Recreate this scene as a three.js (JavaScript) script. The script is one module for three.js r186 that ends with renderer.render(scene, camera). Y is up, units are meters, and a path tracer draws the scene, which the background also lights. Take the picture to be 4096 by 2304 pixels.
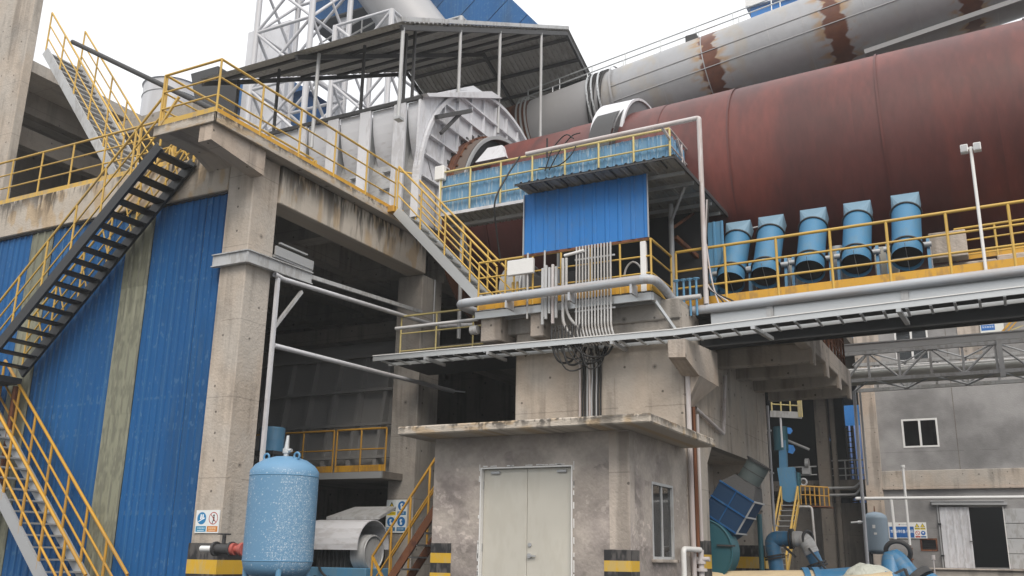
import * as THREE from 'three';
import { mergeGeometries } from 'three/addons/utils/BufferGeometryUtils.js';
import { ConvexGeometry } from 'three/addons/geometries/ConvexGeometry.js';

// ---------------------------------------------------------------- camera, sky, sun, exposure
const scene = new THREE.Scene();
const camera = new THREE.PerspectiveCamera(33.73, 16 / 9, 0.1, 600);
camera.position.set(0, 1.55, 0);
{
  const r = new THREE.Vector3(0.88595542, 0.01690588, -0.46346217), u = new THREE.Vector3(0.1126754, 0.96154636, 0.25046525), b = new THREE.Vector3(0.4498747, -0.27412184, 0.84998234);
  camera.quaternion.setFromRotationMatrix(new THREE.Matrix4().makeBasis(r, u, b));
}
{ // overcast sky: brighter towards the zenith, as a cloud deck is
  const w = 64, h = 256, d = new Float32Array(w * h * 4);
  for (let y = 0; y < h; y++) for (let x = 0; x < w; x++) {
    const e = Math.sin(Math.PI * ((y + 0.5) / h - 0.5)), i = (y * w + x) * 4;
    const L = e > 0 ? 0.52 * (1 + 0.75 * e) : 0.3;
    d[i] = L * 0.985; d[i + 1] = L * 0.998; d[i + 2] = L * 1.02; d[i + 3] = 1;
  }
  const sky = new THREE.DataTexture(d, w, h, THREE.RGBAFormat, THREE.FloatType);
  sky.mapping = THREE.EquirectangularReflectionMapping; sky.magFilter = THREE.LinearFilter; sky.minFilter = THREE.LinearFilter; sky.needsUpdate = true;
  scene.background = sky; scene.environment = sky;
}
const sun = new THREE.DirectionalLight(0xfff4e6, 1.4);
sun.position.set(14, 40, 14); sun.target.position.set(-6, 4, -16);
sun.castShadow = true; sun.shadow.radius = 60; sun.shadow.mapSize.set(2048, 2048);
Object.assign(sun.shadow.camera, { left: -45, right: 45, top: 45, bottom: -45, near: 1, far: 160 });
scene.add(sun, sun.target);
const renderer = new THREE.WebGLRenderer({ antialias: true });
renderer.toneMapping = THREE.LinearToneMapping;
renderer.toneMappingExposure = 1.75;
renderer.shadowMap.enabled = true;

// ---------------------------------------------------------------- random numbers, noise, textures
let seed = 7;
const rnd = () => { seed = (seed * 1664525 + 1013904223) >>> 0; return seed / 4294967296; };
const rr = (a, b) => a + (b - a) * rnd();
const hash = (x, y, s) => { let h = (x * 374761393 + y * 668265263 + s * 2147483647) | 0; h = Math.imul(h ^ (h >>> 13), 1274126177); h ^= h >>> 16; return (h >>> 0) / 4294967296; };
function vnoise(u, v, px, py, s) { // value noise that tiles after px, py cells
  const x = u * px, y = v * py, xi = Math.floor(x), yi = Math.floor(y), fx = x - xi, fy = y - yi;
  const sx = fx * fx * (3 - 2 * fx), sy = fy * fy * (3 - 2 * fy), m = (a, n) => ((a % n) + n) % n;
  const a = hash(m(xi, px), m(yi, py), s), b = hash(m(xi + 1, px), m(yi, py), s), c = hash(m(xi, px), m(yi + 1, py), s), d = hash(m(xi + 1, px), m(yi + 1, py), s);
  return a + (b - a) * sx + (c - a) * sy + (a - b - c + d) * sx * sy;
}
function fbm(u, v, px, py, s, o = 4) { let t = 0, a = 0.5, n = 0; for (let i = 0; i < o; i++) { t += a * vnoise(u, v, px << i, py << i, s + i); n += a; a *= 0.55; } return t / n; }
const clamp = (x, a = 0, b = 1) => Math.min(b, Math.max(a, x));
const ss = (a, b, x) => { const t = clamp((x - a) / (b - a)); return t * t * (3 - 2 * t); };
const mixc = (a, b, t) => [a[0] + (b[0] - a[0]) * t, a[1] + (b[1] - a[1]) * t, a[2] + (b[2] - a[2]) * t];
const toS = (c) => { c = clamp(c); return 255 * (c <= 0.0031308 ? 12.92 * c : 1.055 * Math.pow(c, 1 / 2.4) - 0.055); };
function tex(w, h, fn, metresU = 1, metresV = metresU, srgb = true) { // fn(u, v) -> linear colour
  const d = new Uint8Array(w * h * 4);
  for (let y = 0; y < h; y++) for (let x = 0; x < w; x++) {
    const c = fn((x + 0.5) / w, (y + 0.5) / h), i = (y * w + x) * 4;
    for (let k = 0; k < 3; k++) d[i + k] = srgb ? toS(c[k]) : 255 * clamp(c[k]);
    d[i + 3] = 255;
  }
  const t = new THREE.DataTexture(d, w, h, THREE.RGBAFormat);
  t.wrapS = t.wrapT = THREE.RepeatWrapping; t.magFilter = THREE.LinearFilter; t.minFilter = THREE.LinearMipmapLinearFilter; t.generateMipmaps = true;
  t.repeat.set(1 / metresU, 1 / metresV);
  if (srgb) t.colorSpace = THREE.SRGBColorSpace;
  t.needsUpdate = true;
  return t;
}
function std(color, rough, o = {}) {
  const m = new THREE.MeshStandardMaterial({ roughness: rough, metalness: 0, side: THREE.DoubleSide, ...o });
  if (color) m.color.setRGB(...color); return m;
}
// cast concrete: blotches, form lines, tie holes, weather streaks
function concreteTex(base, s, dark, warm) {
  return tex(1024, 1024, (u, v) => {
    const big = fbm(u, v, 3, 3, s, 5), fine = fbm(u, v, 40, 40, s + 9, 3), stre = fbm(u, v, 26, 2, s + 20, 4), stain = fbm(u, v, 5, 4, s + 31, 5);
    let k = 0.84 + 0.3 * big + 0.16 * (fine - 0.5);
    let c = mixc(base, warm, ss(0.45, 0.75, fbm(u, v, 4, 3, s + 50, 4)));
    k *= 1 - dark * ss(0.52, 0.78, stre * 0.6 + stain * 0.5);
    const fu = Math.abs(((u * 2.02 + 0.01 * vnoise(u, v, 4, 4, s)) % 1) - 0.5), fv = Math.abs(((v * 3) % 1) - 0.5);
    if (fv > 0.494 && vnoise(u, v, 9, 3, s + 3) > 0.4) k *= 0.74;
    if (fu > 0.496 && vnoise(u, v, 3, 9, s + 4) > 0.4) k *= 0.8;
    const gx = u * 8, gy = v * 9, cx = Math.floor(gx), cy = Math.floor(gy), hx = cx + 0.3 + 0.4 * hash(cx, cy, s + 7), hy = cy + 0.3 + 0.4 * hash(cx, cy, s + 8);
    const dd = Math.hypot((gx - hx) / 8, (gy - hy) / 9) * 4.2;
    if (hash(cx, cy, s + 5) > 0.35) { if (dd < 0.022) k *= 0.35; else if (dd < 0.05) k *= hash(cx, cy, s + 6) > 0.8 ? 0.72 : 1; }
    return [c[0] * k, c[1] * k, c[2] * k];
  }, 4.2);
}
const bumpFine = tex(512, 512, (u, v) => { const a = 0.5 * fbm(u, v, 8, 8, 77, 5) + 0.5 * fbm(u, v, 60, 60, 70, 2); return [a, a, a]; }, 2, 2, false);
const tConc = concreteTex([0.45, 0.41, 0.365], 11, 0.36, [0.47, 0.405, 0.34]);
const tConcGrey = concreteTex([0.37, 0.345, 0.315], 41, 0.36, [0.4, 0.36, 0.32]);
scene.fog = new THREE.FogExp2(0xe6eaec, 0.0012);
const M = {
  conc: std([1, 1, 1], 0.93, { map: tConc, bumpMap: bumpFine, bumpScale: 0.012 }),
  concGrey: std([1, 1, 1], 0.93, { map: tConcGrey, bumpMap: bumpFine, bumpScale: 0.012 }),
  concPale: std([1.04, 1.0, 0.98], 0.93, { map: tConc, bumpMap: bumpFine, bumpScale: 0.012 }),
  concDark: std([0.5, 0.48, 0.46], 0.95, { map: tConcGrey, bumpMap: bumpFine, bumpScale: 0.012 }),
};
// weather-stained band: streaks run down from the top edge; v = 1 at the top of the member
const tStreak = tex(1024, 256, (u, v) => {
  const b = fbm(u, v, 6, 2, 5, 5), len = 0.2 + 0.9 * fbm(u, 0.5, 60, 1, 15, 3) * fbm(u, 0.3, 9, 1, 25, 2) * 2, st = ss(1 - len, 1.05, v) * ss(0.4, 0.6, fbm(u, v, 130, 3, 35, 3) * 0.6 + fbm(u, 0.5, 12, 1, 45, 3) * 0.5);
  const k = (0.84 + 0.32 * b) * (1 - 0.86 * st), w = ss(0.5, 0.7, fbm(u, v, 30, 2, 55, 3));
  const c = mixc([0.47, 0.42, 0.36], [0.45, 0.35, 0.24], w); return [c[0] * k, c[1] * k, c[2] * k];
}, 8, 1);
M.streak = std([1, 1, 1], 0.93, { map: tStreak, bumpMap: bumpFine, bumpScale: 0.012 });
const tPlaster = tex(1024, 1024, (u, v) => {
  const wx = u + 0.05 * fbm(u, v, 4, 4, 3, 3), wy = v + 0.05 * fbm(u, v, 4, 4, 4, 3);
  const big = fbm(wx, wy, 3, 4, 101, 5), sw = fbm(wx * 1.0, wy, 16, 20, 111, 3), fine = fbm(u, v, 90, 90, 121, 2);
  let c = mixc([0.28, 0.245, 0.23], [0.42, 0.375, 0.335], ss(0.35, 0.68, big));
  let k = 0.9 + 0.2 * fine;
  k *= 0.82 + 0.36 * ss(0.3, 0.7, fbm(wx, wy, 6, 7, 143, 4)); if (ss(0.42, 0.6, big) < 0.75) k *= 1 + 0.34 * ss(0.58, 0.66, fbm(wx, wy, 42, 56, 113, 3)) * ss(0.45, 0.6, fbm(u, v, 5, 6, 117, 3)) + 0.12 * ss(0.5, 0.7, sw) - 0.22 * ss(0.54, 0.7, fbm(wx, wy, 14, 18, 133, 3));
  return [c[0] * k, c[1] * k, c[2] * k];
}, 3.6);
M.plaster = std([1, 1, 1], 0.9, { map: tPlaster, bumpMap: bumpFine, bumpScale: 0.01 });
const tPlasterGrey = tex(1024, 1024, (u, v) => {
  const b = fbm(u, v, 4, 4, 201, 6), l = fbm(u, v, 20, 20, 211, 3), h = Math.abs(((v * 2) % 1) - 0.5) > 0.497 && vnoise(u, v, 8, 2, 9) > 0.45 ? 0.8 : 1;
  const k = (0.68 + 0.5 * ss(0.25, 0.75, b) + 0.2 * (l - 0.5)) * h; return [0.285 * k, 0.28 * k, 0.28 * k];
}, 6);
M.plasterGrey = std([1, 1, 1], 0.92, { map: tPlasterGrey, bumpMap: bumpFine, bumpScale: 0.008 });
function paintTex(base, worn, s, amount, streak = 2) {
  return tex(512, 512, (u, v) => {
    const a = fbm(u, v, 6, streak, s, 5), f = fbm(u, v, 40, 14, s + 5, 3), k = 0.88 + 0.24 * fbm(u, v, 3, 3, s + 9, 4);
    const c = mixc(base, worn, amount * ss(0.5, 0.68, a * 0.6 + f * 0.45)); return [c[0] * k, c[1] * k, c[2] * k];
  }, 2.5);
}
M.yellow = std([1, 1, 1], 0.5, { map: paintTex([0.58, 0.37, 0.07], [0.42, 0.3, 0.14], 301, 0.9, 6) });
M.yellowPale = std([1, 1, 1], 0.55, { map: paintTex([0.6, 0.5, 0.2], [0.42, 0.36, 0.22], 311, 0.9, 6) });
M.yellowDeep = std([1, 1, 1], 0.5, { map: paintTex([0.58, 0.31, 0.025], [0.36, 0.2, 0.05], 321, 0.8, 3) });
M.blue = std([1, 1, 1], 0.8, { map: tex(1024, 512, (u, v) => { const a = fbm(u, v, 5, 2, 331, 5), st = ss(0.6, 0.78, fbm(u, v, 90, 1, 333, 3)), du = ss(0.6, 0.8, fbm(u, v, 14, 3, 335, 4)), k = 0.86 + 0.28 * fbm(u, v, 4, 3, 337, 4), sp = ss(0.72, 0.76, fbm(u, v, 70, 60, 339, 2)); let c = mixc([0.003, 0.092, 0.275], [0.005, 0.07, 0.2], ss(0.4, 0.7, a)); c = mixc(c, [0.05, 0.16, 0.31], 0.5 * st); c = mixc(c, [0.06, 0.13, 0.22], 0.35 * du); c = mixc(c, [0.1, 0.2, 0.33], 0.35 * sp); return [c[0] * k, c[1] * k, c[2] * k]; }, 5, 6) });
M.blueB = std([0.9, 0.94, 0.95], 0.8, { map: M.blue.map });
M.blueC = std([1.1, 1.06, 1.05], 0.75, { map: M.blue.map });
M.blueBright = std([1, 1, 1], 0.7, { map: paintTex([0.02, 0.18, 0.52], [0.035, 0.175, 0.46], 341, 0.8, 1) });
M.fibre = std([1, 1, 1], 0.6, { map: paintTex([0.24, 0.245, 0.18], [0.15, 0.152, 0.115], 351, 0.9, 1) });
M.fibreB = std([0.8, 0.8, 0.78], 0.6, { map: M.fibre.map });
M.steel = std([0.42, 0.43, 0.44], 0.5, { metalness: 0.35, bumpMap: bumpFine, bumpScale: 0.003 });
M.greySteel = std([1, 1, 1], 0.55, { map: paintTex([0.47, 0.48, 0.49], [0.34, 0.335, 0.33], 361, 0.8, 2), metalness: 0.1 });
M.whiteSteel = std([1, 1, 1], 0.5, { map: paintTex([0.6, 0.61, 0.645], [0.46, 0.455, 0.47], 371, 0.7, 1) });
M.galv = std([0.55, 0.57, 0.58], 0.4, { metalness: 0.6, bumpMap: bumpFine, bumpScale: 0.002 });
M.black = std([0.02, 0.021, 0.024], 0.45, { bumpMap: bumpFine, bumpScale: 0.004 });
M.darkSteel = std([0.05, 0.05, 0.052], 0.65, { bumpMap: bumpFine, bumpScale: 0.006 });
M.casing = std([0.34, 0.335, 0.33], 0.7, { bumpMap: bumpFine, bumpScale: 0.006 });
M.rubber = std([0.018, 0.018, 0.019], 0.6);
M.rust = std([1, 1, 1], 0.9, { map: paintTex([0.19, 0.075, 0.035], [0.09, 0.035, 0.022], 381, 1, 6), bumpMap: bumpFine, bumpScale: 0.01 });
M.ltBlue = std([1, 1, 1], 0.38, { map: paintTex([0.09, 0.25, 0.42], [0.12, 0.25, 0.37], 391, 0.8, 2) });
M.fanBlue = std([1, 1, 1], 0.5, { map: paintTex([0.05, 0.185, 0.33], [0.075, 0.185, 0.29], 395, 0.8, 2) });
M.pipeBlue = std([1, 1, 1], 0.4, { map: paintTex([0.05, 0.19, 0.36], [0.1, 0.2, 0.31], 397, 0.9, 2) });
M.teal = std([0.02, 0.1, 0.13], 0.5);
M.white = std([0.74, 0.74, 0.73], 0.45, { bumpMap: bumpFine, bumpScale: 0.003 });
M.pinkWhite = std([1, 1, 1], 0.5, { map: paintTex([0.56, 0.53, 0.53], [0.44, 0.37, 0.35], 401, 0.7, 3) });
M.pipeGrey = std([1, 1, 1], 0.42, { map: paintTex([0.52, 0.52, 0.52], [0.38, 0.36, 0.34], 411, 0.8, 3) });
M.pipeBlueGrey = std([1, 1, 1], 0.45, { map: paintTex([0.44, 0.47, 0.51], [0.4, 0.37, 0.36], 415, 0.7, 3) });
M.cream = std([1, 1, 1], 0.5, { map: paintTex([0.55, 0.53, 0.47], [0.5, 0.475, 0.41], 405, 0.5, 2) });
M.greenGrey = std([0.09, 0.115, 0.115], 0.5);
M.glass = new THREE.MeshPhysicalMaterial({ color: 0xffffff, roughness: 0.04, transmission: 1, thickness: 0, ior: 1.5 });
M.glass.color.setRGB(0.45, 0.48, 0.5);
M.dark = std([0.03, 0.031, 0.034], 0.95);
M.cover = std([0.5, 0.52, 0.46], 0.8, { bumpMap: bumpFine, bumpScale: 0.03 });
M.stripeBlack = std([1, 1, 1], 0.85, { map: paintTex([0.022, 0.022, 0.024], [0.13, 0.12, 0.115], 421, 0.7, 6) });
M.stripeYellow = std([1, 1, 1], 0.75, { map: paintTex([0.62, 0.38, 0.03], [0.5, 0.38, 0.16], 431, 0.7, 6) });
M.beigePipe = std([1, 1, 1], 0.6, { map: paintTex([0.62, 0.5, 0.32], [0.5, 0.4, 0.27], 441, 0.8, 2) });
M.redValve = std([0.42, 0.1, 0.08], 0.55);
M.roofSheet = std([1, 1, 1], 0.6, { map: paintTex([0.4, 0.395, 0.38], [0.28, 0.27, 0.25], 451, 0.9, 1), metalness: 0 });
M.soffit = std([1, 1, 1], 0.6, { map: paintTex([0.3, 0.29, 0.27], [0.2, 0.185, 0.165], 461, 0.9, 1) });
M.asphalt = std([1, 1, 1], 0.8, { map: tex(512, 512, (u, v) => { const k = 0.04 * (0.7 + 0.6 * fbm(u, v, 8, 8, 471, 6)); return [k, k * 0.98, k * 0.95]; }, 5), bumpMap: bumpFine, bumpScale: 0.01 });
// light-blue screen sheets with peeled white paint
M.peel = std([1, 1, 1], 0.5, { map: tex(512, 512, (u, v) => {
  const p = fbm(u, v, 26, 5, 501, 4), d = ss(0.55, 0.68, p * (0.9 + 0.3 * (1 - v))), g = fbm(u, v, 30, 1, 511, 3), k = 0.85 + 0.3 * fbm(u, v, 3, 3, 521, 3);
  let c = mixc([0.085, 0.235, 0.42], [0.15, 0.29, 0.42], g); c = mixc(c, [0.42, 0.5, 0.55], d * 0.6); return [c[0] * k, c[1] * k, c[2] * k];
}, 1.1) });
// air tank: pale blue with rain flecks of bare white primer
M.tank = std([1, 1, 1], 0.5, { map: tex(1024, 512, (u, v) => {
  const b = fbm(u, v, 6, 4, 531, 4); let c = mixc([0.11, 0.255, 0.42], [0.15, 0.29, 0.44], b), m = 0;
  const zone = (0.15 + 0.85 * ss(0.4, 0.6, fbm(u, v, 6, 2, 551, 3))) * ss(0.0, 0.08, v) * ss(0.9, 0.82, v);
  for (const [n, h, s_, p] of [[150, 76, 1, 0.5], [84, 40, 2, 0.4], [260, 130, 3, 0.3]]) { const gx = u * n, gy = v * h, cx = Math.floor(gx), cy = Math.floor(gy), q = hash(cx, cy, 900 + s_); if (q < p * zone) { const dx = gx - cx - 0.3 - 0.4 * hash(cx, cy, 910 + s_), dy = gy - cy - 0.3 - 0.4 * hash(cx, cy, 920 + s_), a = 3.14 * hash(cx, cy, 930 + s_), e = Math.cos(a) * dx + Math.sin(a) * dy, f = Math.cos(a) * dy - Math.sin(a) * dx; m = Math.max(m, 1 - ss(0.22, 0.36, Math.hypot(e * 0.8, f * 1.7))); } }
  return mixc(c, [0.5, 0.58, 0.66], 0.8 * m);
}, 1, 1) });
// kiln shell: rust-red primer, burnt darker patches
M.kiln = std([1, 1, 1], 0.52, { map: tex(1024, 512, (u, v) => {
  const b = fbm(u, v, 8, 4, 561, 6), f = fbm(u, v, 90, 60, 571, 3), k = (0.8 + 0.4 * f) * (0.9 + 0.2 * ss(0.4, 0.6, fbm(u, v, 3, 3, 591, 4)));
  let c = mixc([0.145, 0.033, 0.024], [0.085, 0.022, 0.019], ss(0.35, 0.65, b)); return [c[0] * k, c[1] * k, c[2] * k];
}, 1, 1), bumpMap: bumpFine, bumpScale: 0.01 });
// tertiary air duct: grey sheet with three rusted girths; u runs 0..1 along the 24 m, v round it
const rustAt = [[0.1417, 0.0145], [0.2854, 0.0145], [0.4208, 0.0135]];
M.duct = std([1, 1, 1], 0.45, { metalness: 0.25, map: tex(2048, 512, (u, v) => {
  const b = fbm(u, v, 20, 5, 601, 5), g = fbm(u, v, 60, 8, 611, 4), fine = fbm(u, v, 200, 60, 621, 2);
  let k = 0.86 + 0.24 * b + 0.08 * (fine - 0.5), c = mixc([0.335, 0.34, 0.355], [0.35, 0.32, 0.28], 0.7 * ss(0.5, 0.72, g));
  for (const [p, w] of rustAt) {
    const dx = (u - p) * 24, e = w * 24 * (0.72 + 0.9 * (vnoise(u * 0, v, 1, 60, 630) - 0.3) + 0.5 * (fbm(u, v, 60, 90, 640, 3) - 0.5));
    const core = 1 - ss(e * 0.6, e * 0.8, Math.abs(dx)), halo = 1 - ss(e * 0.8, e * 1.7, Math.abs(dx));
    c = mixc(c, [0.34, 0.2, 0.08], 0.75 * halo * ss(0.3, 0.6, fbm(u, v, 90, 40, 650, 3))); c = mixc(c, mixc([0.16, 0.06, 0.03], [0.09, 0.035, 0.025], fbm(u, v, 120, 60, 660, 3)), core);
  }
  return [c[0] * k, c[1] * k, c[2] * k];
}, 1, 1) });
M.ductPlain = std([0.34, 0.34, 0.35], 0.45, { metalness: 0.25, bumpMap: bumpFine, bumpScale: 0.004 });

// ---------------------------------------------------------------- geometry helpers
const V = (x, y, z) => new THREE.Vector3(x, y, z);
function flat(g) { g = g.index ? g.toNonIndexed() : g; for (const k of Object.keys(g.attributes)) if (!['position', 'normal', 'uv'].includes(k)) g.deleteAttribute(k); if (!g.attributes.normal) g.computeVertexNormals(); return g; }
function wuv(g) { // uv in metres from world position, by the main direction of each triangle
  g = flat(g); const p = g.attributes.position, n = g.attributes.normal, uv = new Float32Array(p.count * 2);
  for (let i = 0; i < p.count; i += 3) {
    let ax = 0, ay = 0, az = 0; for (let k = 0; k < 3; k++) { ax += Math.abs(n.getX(i + k)); ay += Math.abs(n.getY(i + k)); az += Math.abs(n.getZ(i + k)); }
    for (let k = i; k < i + 3; k++) {
      const x = p.getX(k), y = p.getY(k), z = p.getZ(k);
      if (ay > ax && ay > az) { uv[2 * k] = x; uv[2 * k + 1] = z; } else if (ax > az) { uv[2 * k] = z + 1.37; uv[2 * k + 1] = y; } else { uv[2 * k] = x; uv[2 * k + 1] = y; }
    }
  }
  g.setAttribute('uv', new THREE.BufferAttribute(uv, 2)); return g;
}
const J = (...g) => { g = g.flat().map(flat); if (g.some((q) => !q.attributes.uv)) g = g.map(wuv); return g.length > 1 ? mergeGeometries(g) : g[0]; };
const box = (x0, x1, y0, y1, z0, z1) => { const g = new THREE.BoxGeometry(Math.abs(x1 - x0), Math.abs(y1 - y0), Math.abs(z1 - z0)); g.translate((x0 + x1) / 2, (y0 + y1) / 2, (z0 + z1) / 2); return wuv(g); };
function cbox(x0, x1, y0, y1, z0, z1, c = 0.015) { // box with chamfered edges
  const P = [], X = [Math.min(x0, x1), Math.max(x0, x1)], Y = [Math.min(y0, y1), Math.max(y0, y1)], Z = [Math.min(z0, z1), Math.max(z0, z1)];
  for (const i of [0, 1]) for (const j of [0, 1]) for (const k of [0, 1]) {
    const a = i ? -c : c, b = j ? -c : c, d = k ? -c : c;
    P.push(V(X[i], Y[j] + b, Z[k] + d), V(X[i] + a, Y[j], Z[k] + d), V(X[i] + a, Y[j] + b, Z[k]));
  }
  return wuv(new ConvexGeometry(P));
}
const hull = (...p) => wuv(new ConvexGeometry(p.map((q) => V(...q))));
function vband(g, y0, y1) { g = wuv(g); const p = g.attributes.position, uv = g.attributes.uv; for (let i = 0; i < p.count; i++) uv.setY(i, (p.getY(i) - y0) / (y1 - y0) * 0.98 + 0.01); return g; }
function orient(g, p, q) { // geometry built along +Y, centred, moved between p and q
  const a = V(...p), b = V(...q), d = b.clone().sub(a), quat = new THREE.Quaternion().setFromUnitVectors(V(0, 1, 0), d.clone().normalize());
  g.applyMatrix4(new THREE.Matrix4().compose(a.add(b).multiplyScalar(0.5), quat, V(1, 1, 1))); return g;
}
const len = (p, q) => Math.hypot(p[0] - q[0], p[1] - q[1], p[2] - q[2]);
const cyl = (p, q, r, seg = 10, r2 = r, open = false) => orient(flat(new THREE.CylinderGeometry(r2, r, len(p, q), seg, 1, open)), p, q);
function bar(p, q, w, h = w) { // rectangular bar, w across, h in the plane that holds the vertical
  const a = V(...p), b = V(...q), d = b.clone().sub(a), L = d.length(); d.normalize();
  let s = Math.abs(d.y) > 0.999 ? V(1, 0, 0) : V(0, 1, 0).cross(d).normalize(); const u = d.clone().cross(s).normalize();
  const g = new THREE.BoxGeometry(w, h, L); g.applyMatrix4(new THREE.Matrix4().makeBasis(s, u, d)); g.translate(...a.add(b).multiplyScalar(0.5).toArray()); return wuv(g);
}
function path(pts, r, bend = 0.15, seg = 8) { // pipe with rounded bends
  const P = pts.map((p) => V(...p)), c = new THREE.CurvePath(); let last = P[0];
  for (let i = 1; i < P.length - 1; i++) {
    const a = P[i].clone().sub(P[i - 1]), b = P[i + 1].clone().sub(P[i]), k = Math.min(bend, a.length() * 0.48, b.length() * 0.48);
    const s = P[i].clone().sub(a.normalize().multiplyScalar(k)), e = P[i].clone().add(b.normalize().multiplyScalar(k));
    c.add(new THREE.LineCurve3(last, s)); c.add(new THREE.QuadraticBezierCurve3(s, P[i], e)); last = e;
  }
  c.add(new THREE.LineCurve3(last, P[P.length - 1]));
  const g = []; 
  for (const k of c.curves) g.push(flat(new THREE.TubeGeometry(k, k.isLineCurve3 ? 1 : 7, r, seg)));
  return mergeGeometries(g);
}
const cable = (pts, r = 0.012, n = 24) => flat(new THREE.TubeGeometry(new THREE.CatmullRomCurve3(pts.map((p) => V(...p))), n, r, 5));
function corr(w, h, pitch = 0.2, depth = 0.025, th = 0.004) { // ribbed sheet in the XY plane, ribs upright, ribs proud to +Z
  const pr = []; const n = Math.max(1, Math.round(w / pitch)), p = w / n;
  for (let i = 0; i < n; i++) pr.push([i * p, 0], [i * p + p * 0.62, 0], [i * p + p * 0.72, depth], [i * p + p * 0.9, depth]);
  pr.push([w, 0]);
  const pos = []; const q = (a, b, c, d) => pos.push(...a, ...b, ...c, ...a, ...c, ...d);
  for (let i = 0; i < pr.length - 1; i++) {
    const [x0, z0] = pr[i], [x1, z1] = pr[i + 1];
    q([x0, 0, z0], [x1, 0, z1], [x1, h, z1], [x0, h, z0]); q([x1, 0, z1 - th], [x0, 0, z0 - th], [x0, h, z0 - th], [x1, h, z1 - th]);
  }
  const g = new THREE.BufferGeometry(); g.setAttribute('position', new THREE.Float32BufferAttribute(pos, 3)); g.computeVertexNormals(); return wuv(g);
}
const place = (g, o, X, Y, Z) => wuv(flat(g.applyMatrix4(new THREE.Matrix4().makeBasis(V(...X), V(...Y), V(...Z)).setPosition(...o))));
function extr(shapePts, depth, holes = []) { const s = new THREE.Shape(shapePts.map(([x, y]) => new THREE.Vector2(x, y))); for (const h of holes) s.holes.push(new THREE.Path(h.map(([x, y]) => new THREE.Vector2(x, y)))); return flat(new THREE.ExtrudeGeometry(s, { depth, bevelEnabled: false, curveSegments: 24 })); }

// ---------------------------------------------------------------- things and parts
const used = {}, base = new WeakMap();
const numbered = (n) => { const k = used[n] = (used[n] ?? -1) + 1; return k ? n + '_' + String(k).padStart(3, '0') : n; };
function thing(name, label, category, pos = [0, 0, 0], group) {
  const o = new THREE.Group(); o.name = numbered(name); o.position.set(...pos); o.userData = { label, category }; if (group) o.userData.group = group;
  base.set(o, pos); scene.add(o); return o;
}
function part(root, name, g, mat, label, kind) {
  if (Array.isArray(g)) g = J(...g); g = flat(g); if (!g.attributes.uv) wuv(g);
  const b = base.get(root); g.translate(-b[0], -b[1], -b[2]);
  const m = new THREE.Mesh(g, mat); m.name = name; m.castShadow = m.receiveShadow = true; base.set(m, b); if (label) m.userData.label = label; if (kind) m.userData.kind = kind;
  root.add(m); return m;
}
function single(name, label, category, g, mat, group) { // a thing that is one mesh
  if (Array.isArray(g)) g = J(...g); g = flat(g); if (!g.attributes.uv) wuv(g);
  g.computeBoundingBox(); const b = g.boundingBox, c = [(b.min.x + b.max.x) / 2, b.min.y, (b.min.z + b.max.z) / 2]; g.translate(-c[0], -c[1], -c[2]);
  const m = new THREE.Mesh(g, mat); m.name = numbered(name); m.position.set(...c); m.castShadow = m.receiveShadow = true; m.userData = { label, category }; if (group) m.userData.group = group;
  scene.add(m); return m;
}
function struct(name, g, mat) { const m = new THREE.Mesh(flat(g), mat); m.name = name; m.castShadow = m.receiveShadow = true; m.userData.kind = 'structure'; scene.add(m); return m; }
function copy(o, pos, label) { const c = o.clone(); c.name = numbered(o.name.replace(/_\d+$/, '')); c.position.set(...pos); if (label) c.userData = { ...o.userData, label }; scene.add(c); return c; }
// guard rail along p -> q: upright posts, rails at the given heights, a toe board
function rail(root, p, q, { n = 4, hs = [1.05, 0.7, 0.36], mat = M.yellow, r = 0.022, toe = 0, ends = [true, true], tmat = mat, post = 'post' } = {}) {
  const at = (t, h) => [p[0] + (q[0] - p[0]) * t, p[1] + (q[1] - p[1]) * t + h, p[2] + (q[2] - p[2]) * t];
  for (let i = 0; i <= n; i++) { if ((!i && !ends[0]) || (i === n && !ends[1])) continue; part(root, post, cyl(at(i / n, 0), at(i / n, hs[0] - r * 0.5), r * 0.95, 8), mat); }
  hs.forEach((h, i) => part(root, i ? 'mid_rail' : 'top_rail', cyl(at(0, h), at(1, h), i ? r * 0.8 : r * 1.1, 8), mat));
  if (toe) part(root, 'toe_board', bar(at(0, toe / 2 + 0.01), at(1, toe / 2 + 0.01), 0.02, toe), tmat);
}
// a straight flight of steps: stringers, treads, rails; p, q are the stringer ends on the first side, side is the offset to the other one
function flight(root, p, q, side, { n, smat, tmat = smat, rmat = M.yellow, sw = 0.05, sh = 0.2, rails = [true, true], posts = 5, hs = [1.05, 0.7, 0.36], cross = false, run = 0.2, rr_ = 0.022, ends = [true, true] }) {
  const add = (a, b) => a.map((v, i) => v + b[i]);
  part(root, 'stringer', bar(p, q, sw, sh), smat); part(root, 'stringer', bar(add(p, side), add(q, side), sw, sh), smat);
  const d = [q[0] - p[0], q[1] - p[1], q[2] - p[2]], L = Math.hypot(d[0], d[2]), f = [d[0] / L, d[2] / L];
  for (let i = 0; i < n; i++) {
    const t = (i + 0.5) / n, c = [p[0] + d[0] * t, p[1] + d[1] * t, p[2] + d[2] * t], e = add(c, side);
    const tr = bar(c, e, run, 0.03); part(root, 'tread', tr, tmat);
  }
  [[0, 0, 0], side].forEach((o, i) => { if (rails[i]) rail(root, add(p, o), add(q, o), { n: posts, hs, mat: rmat, post: 'handrail_post', r: rr_, ends }); });
  void f;
}

// ---------------------------------------------------------------- ground
struct('ground', wuv(flat(new THREE.PlaneGeometry(700, 700, 1, 1).rotateX(-Math.PI / 2))), M.asphalt);

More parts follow.
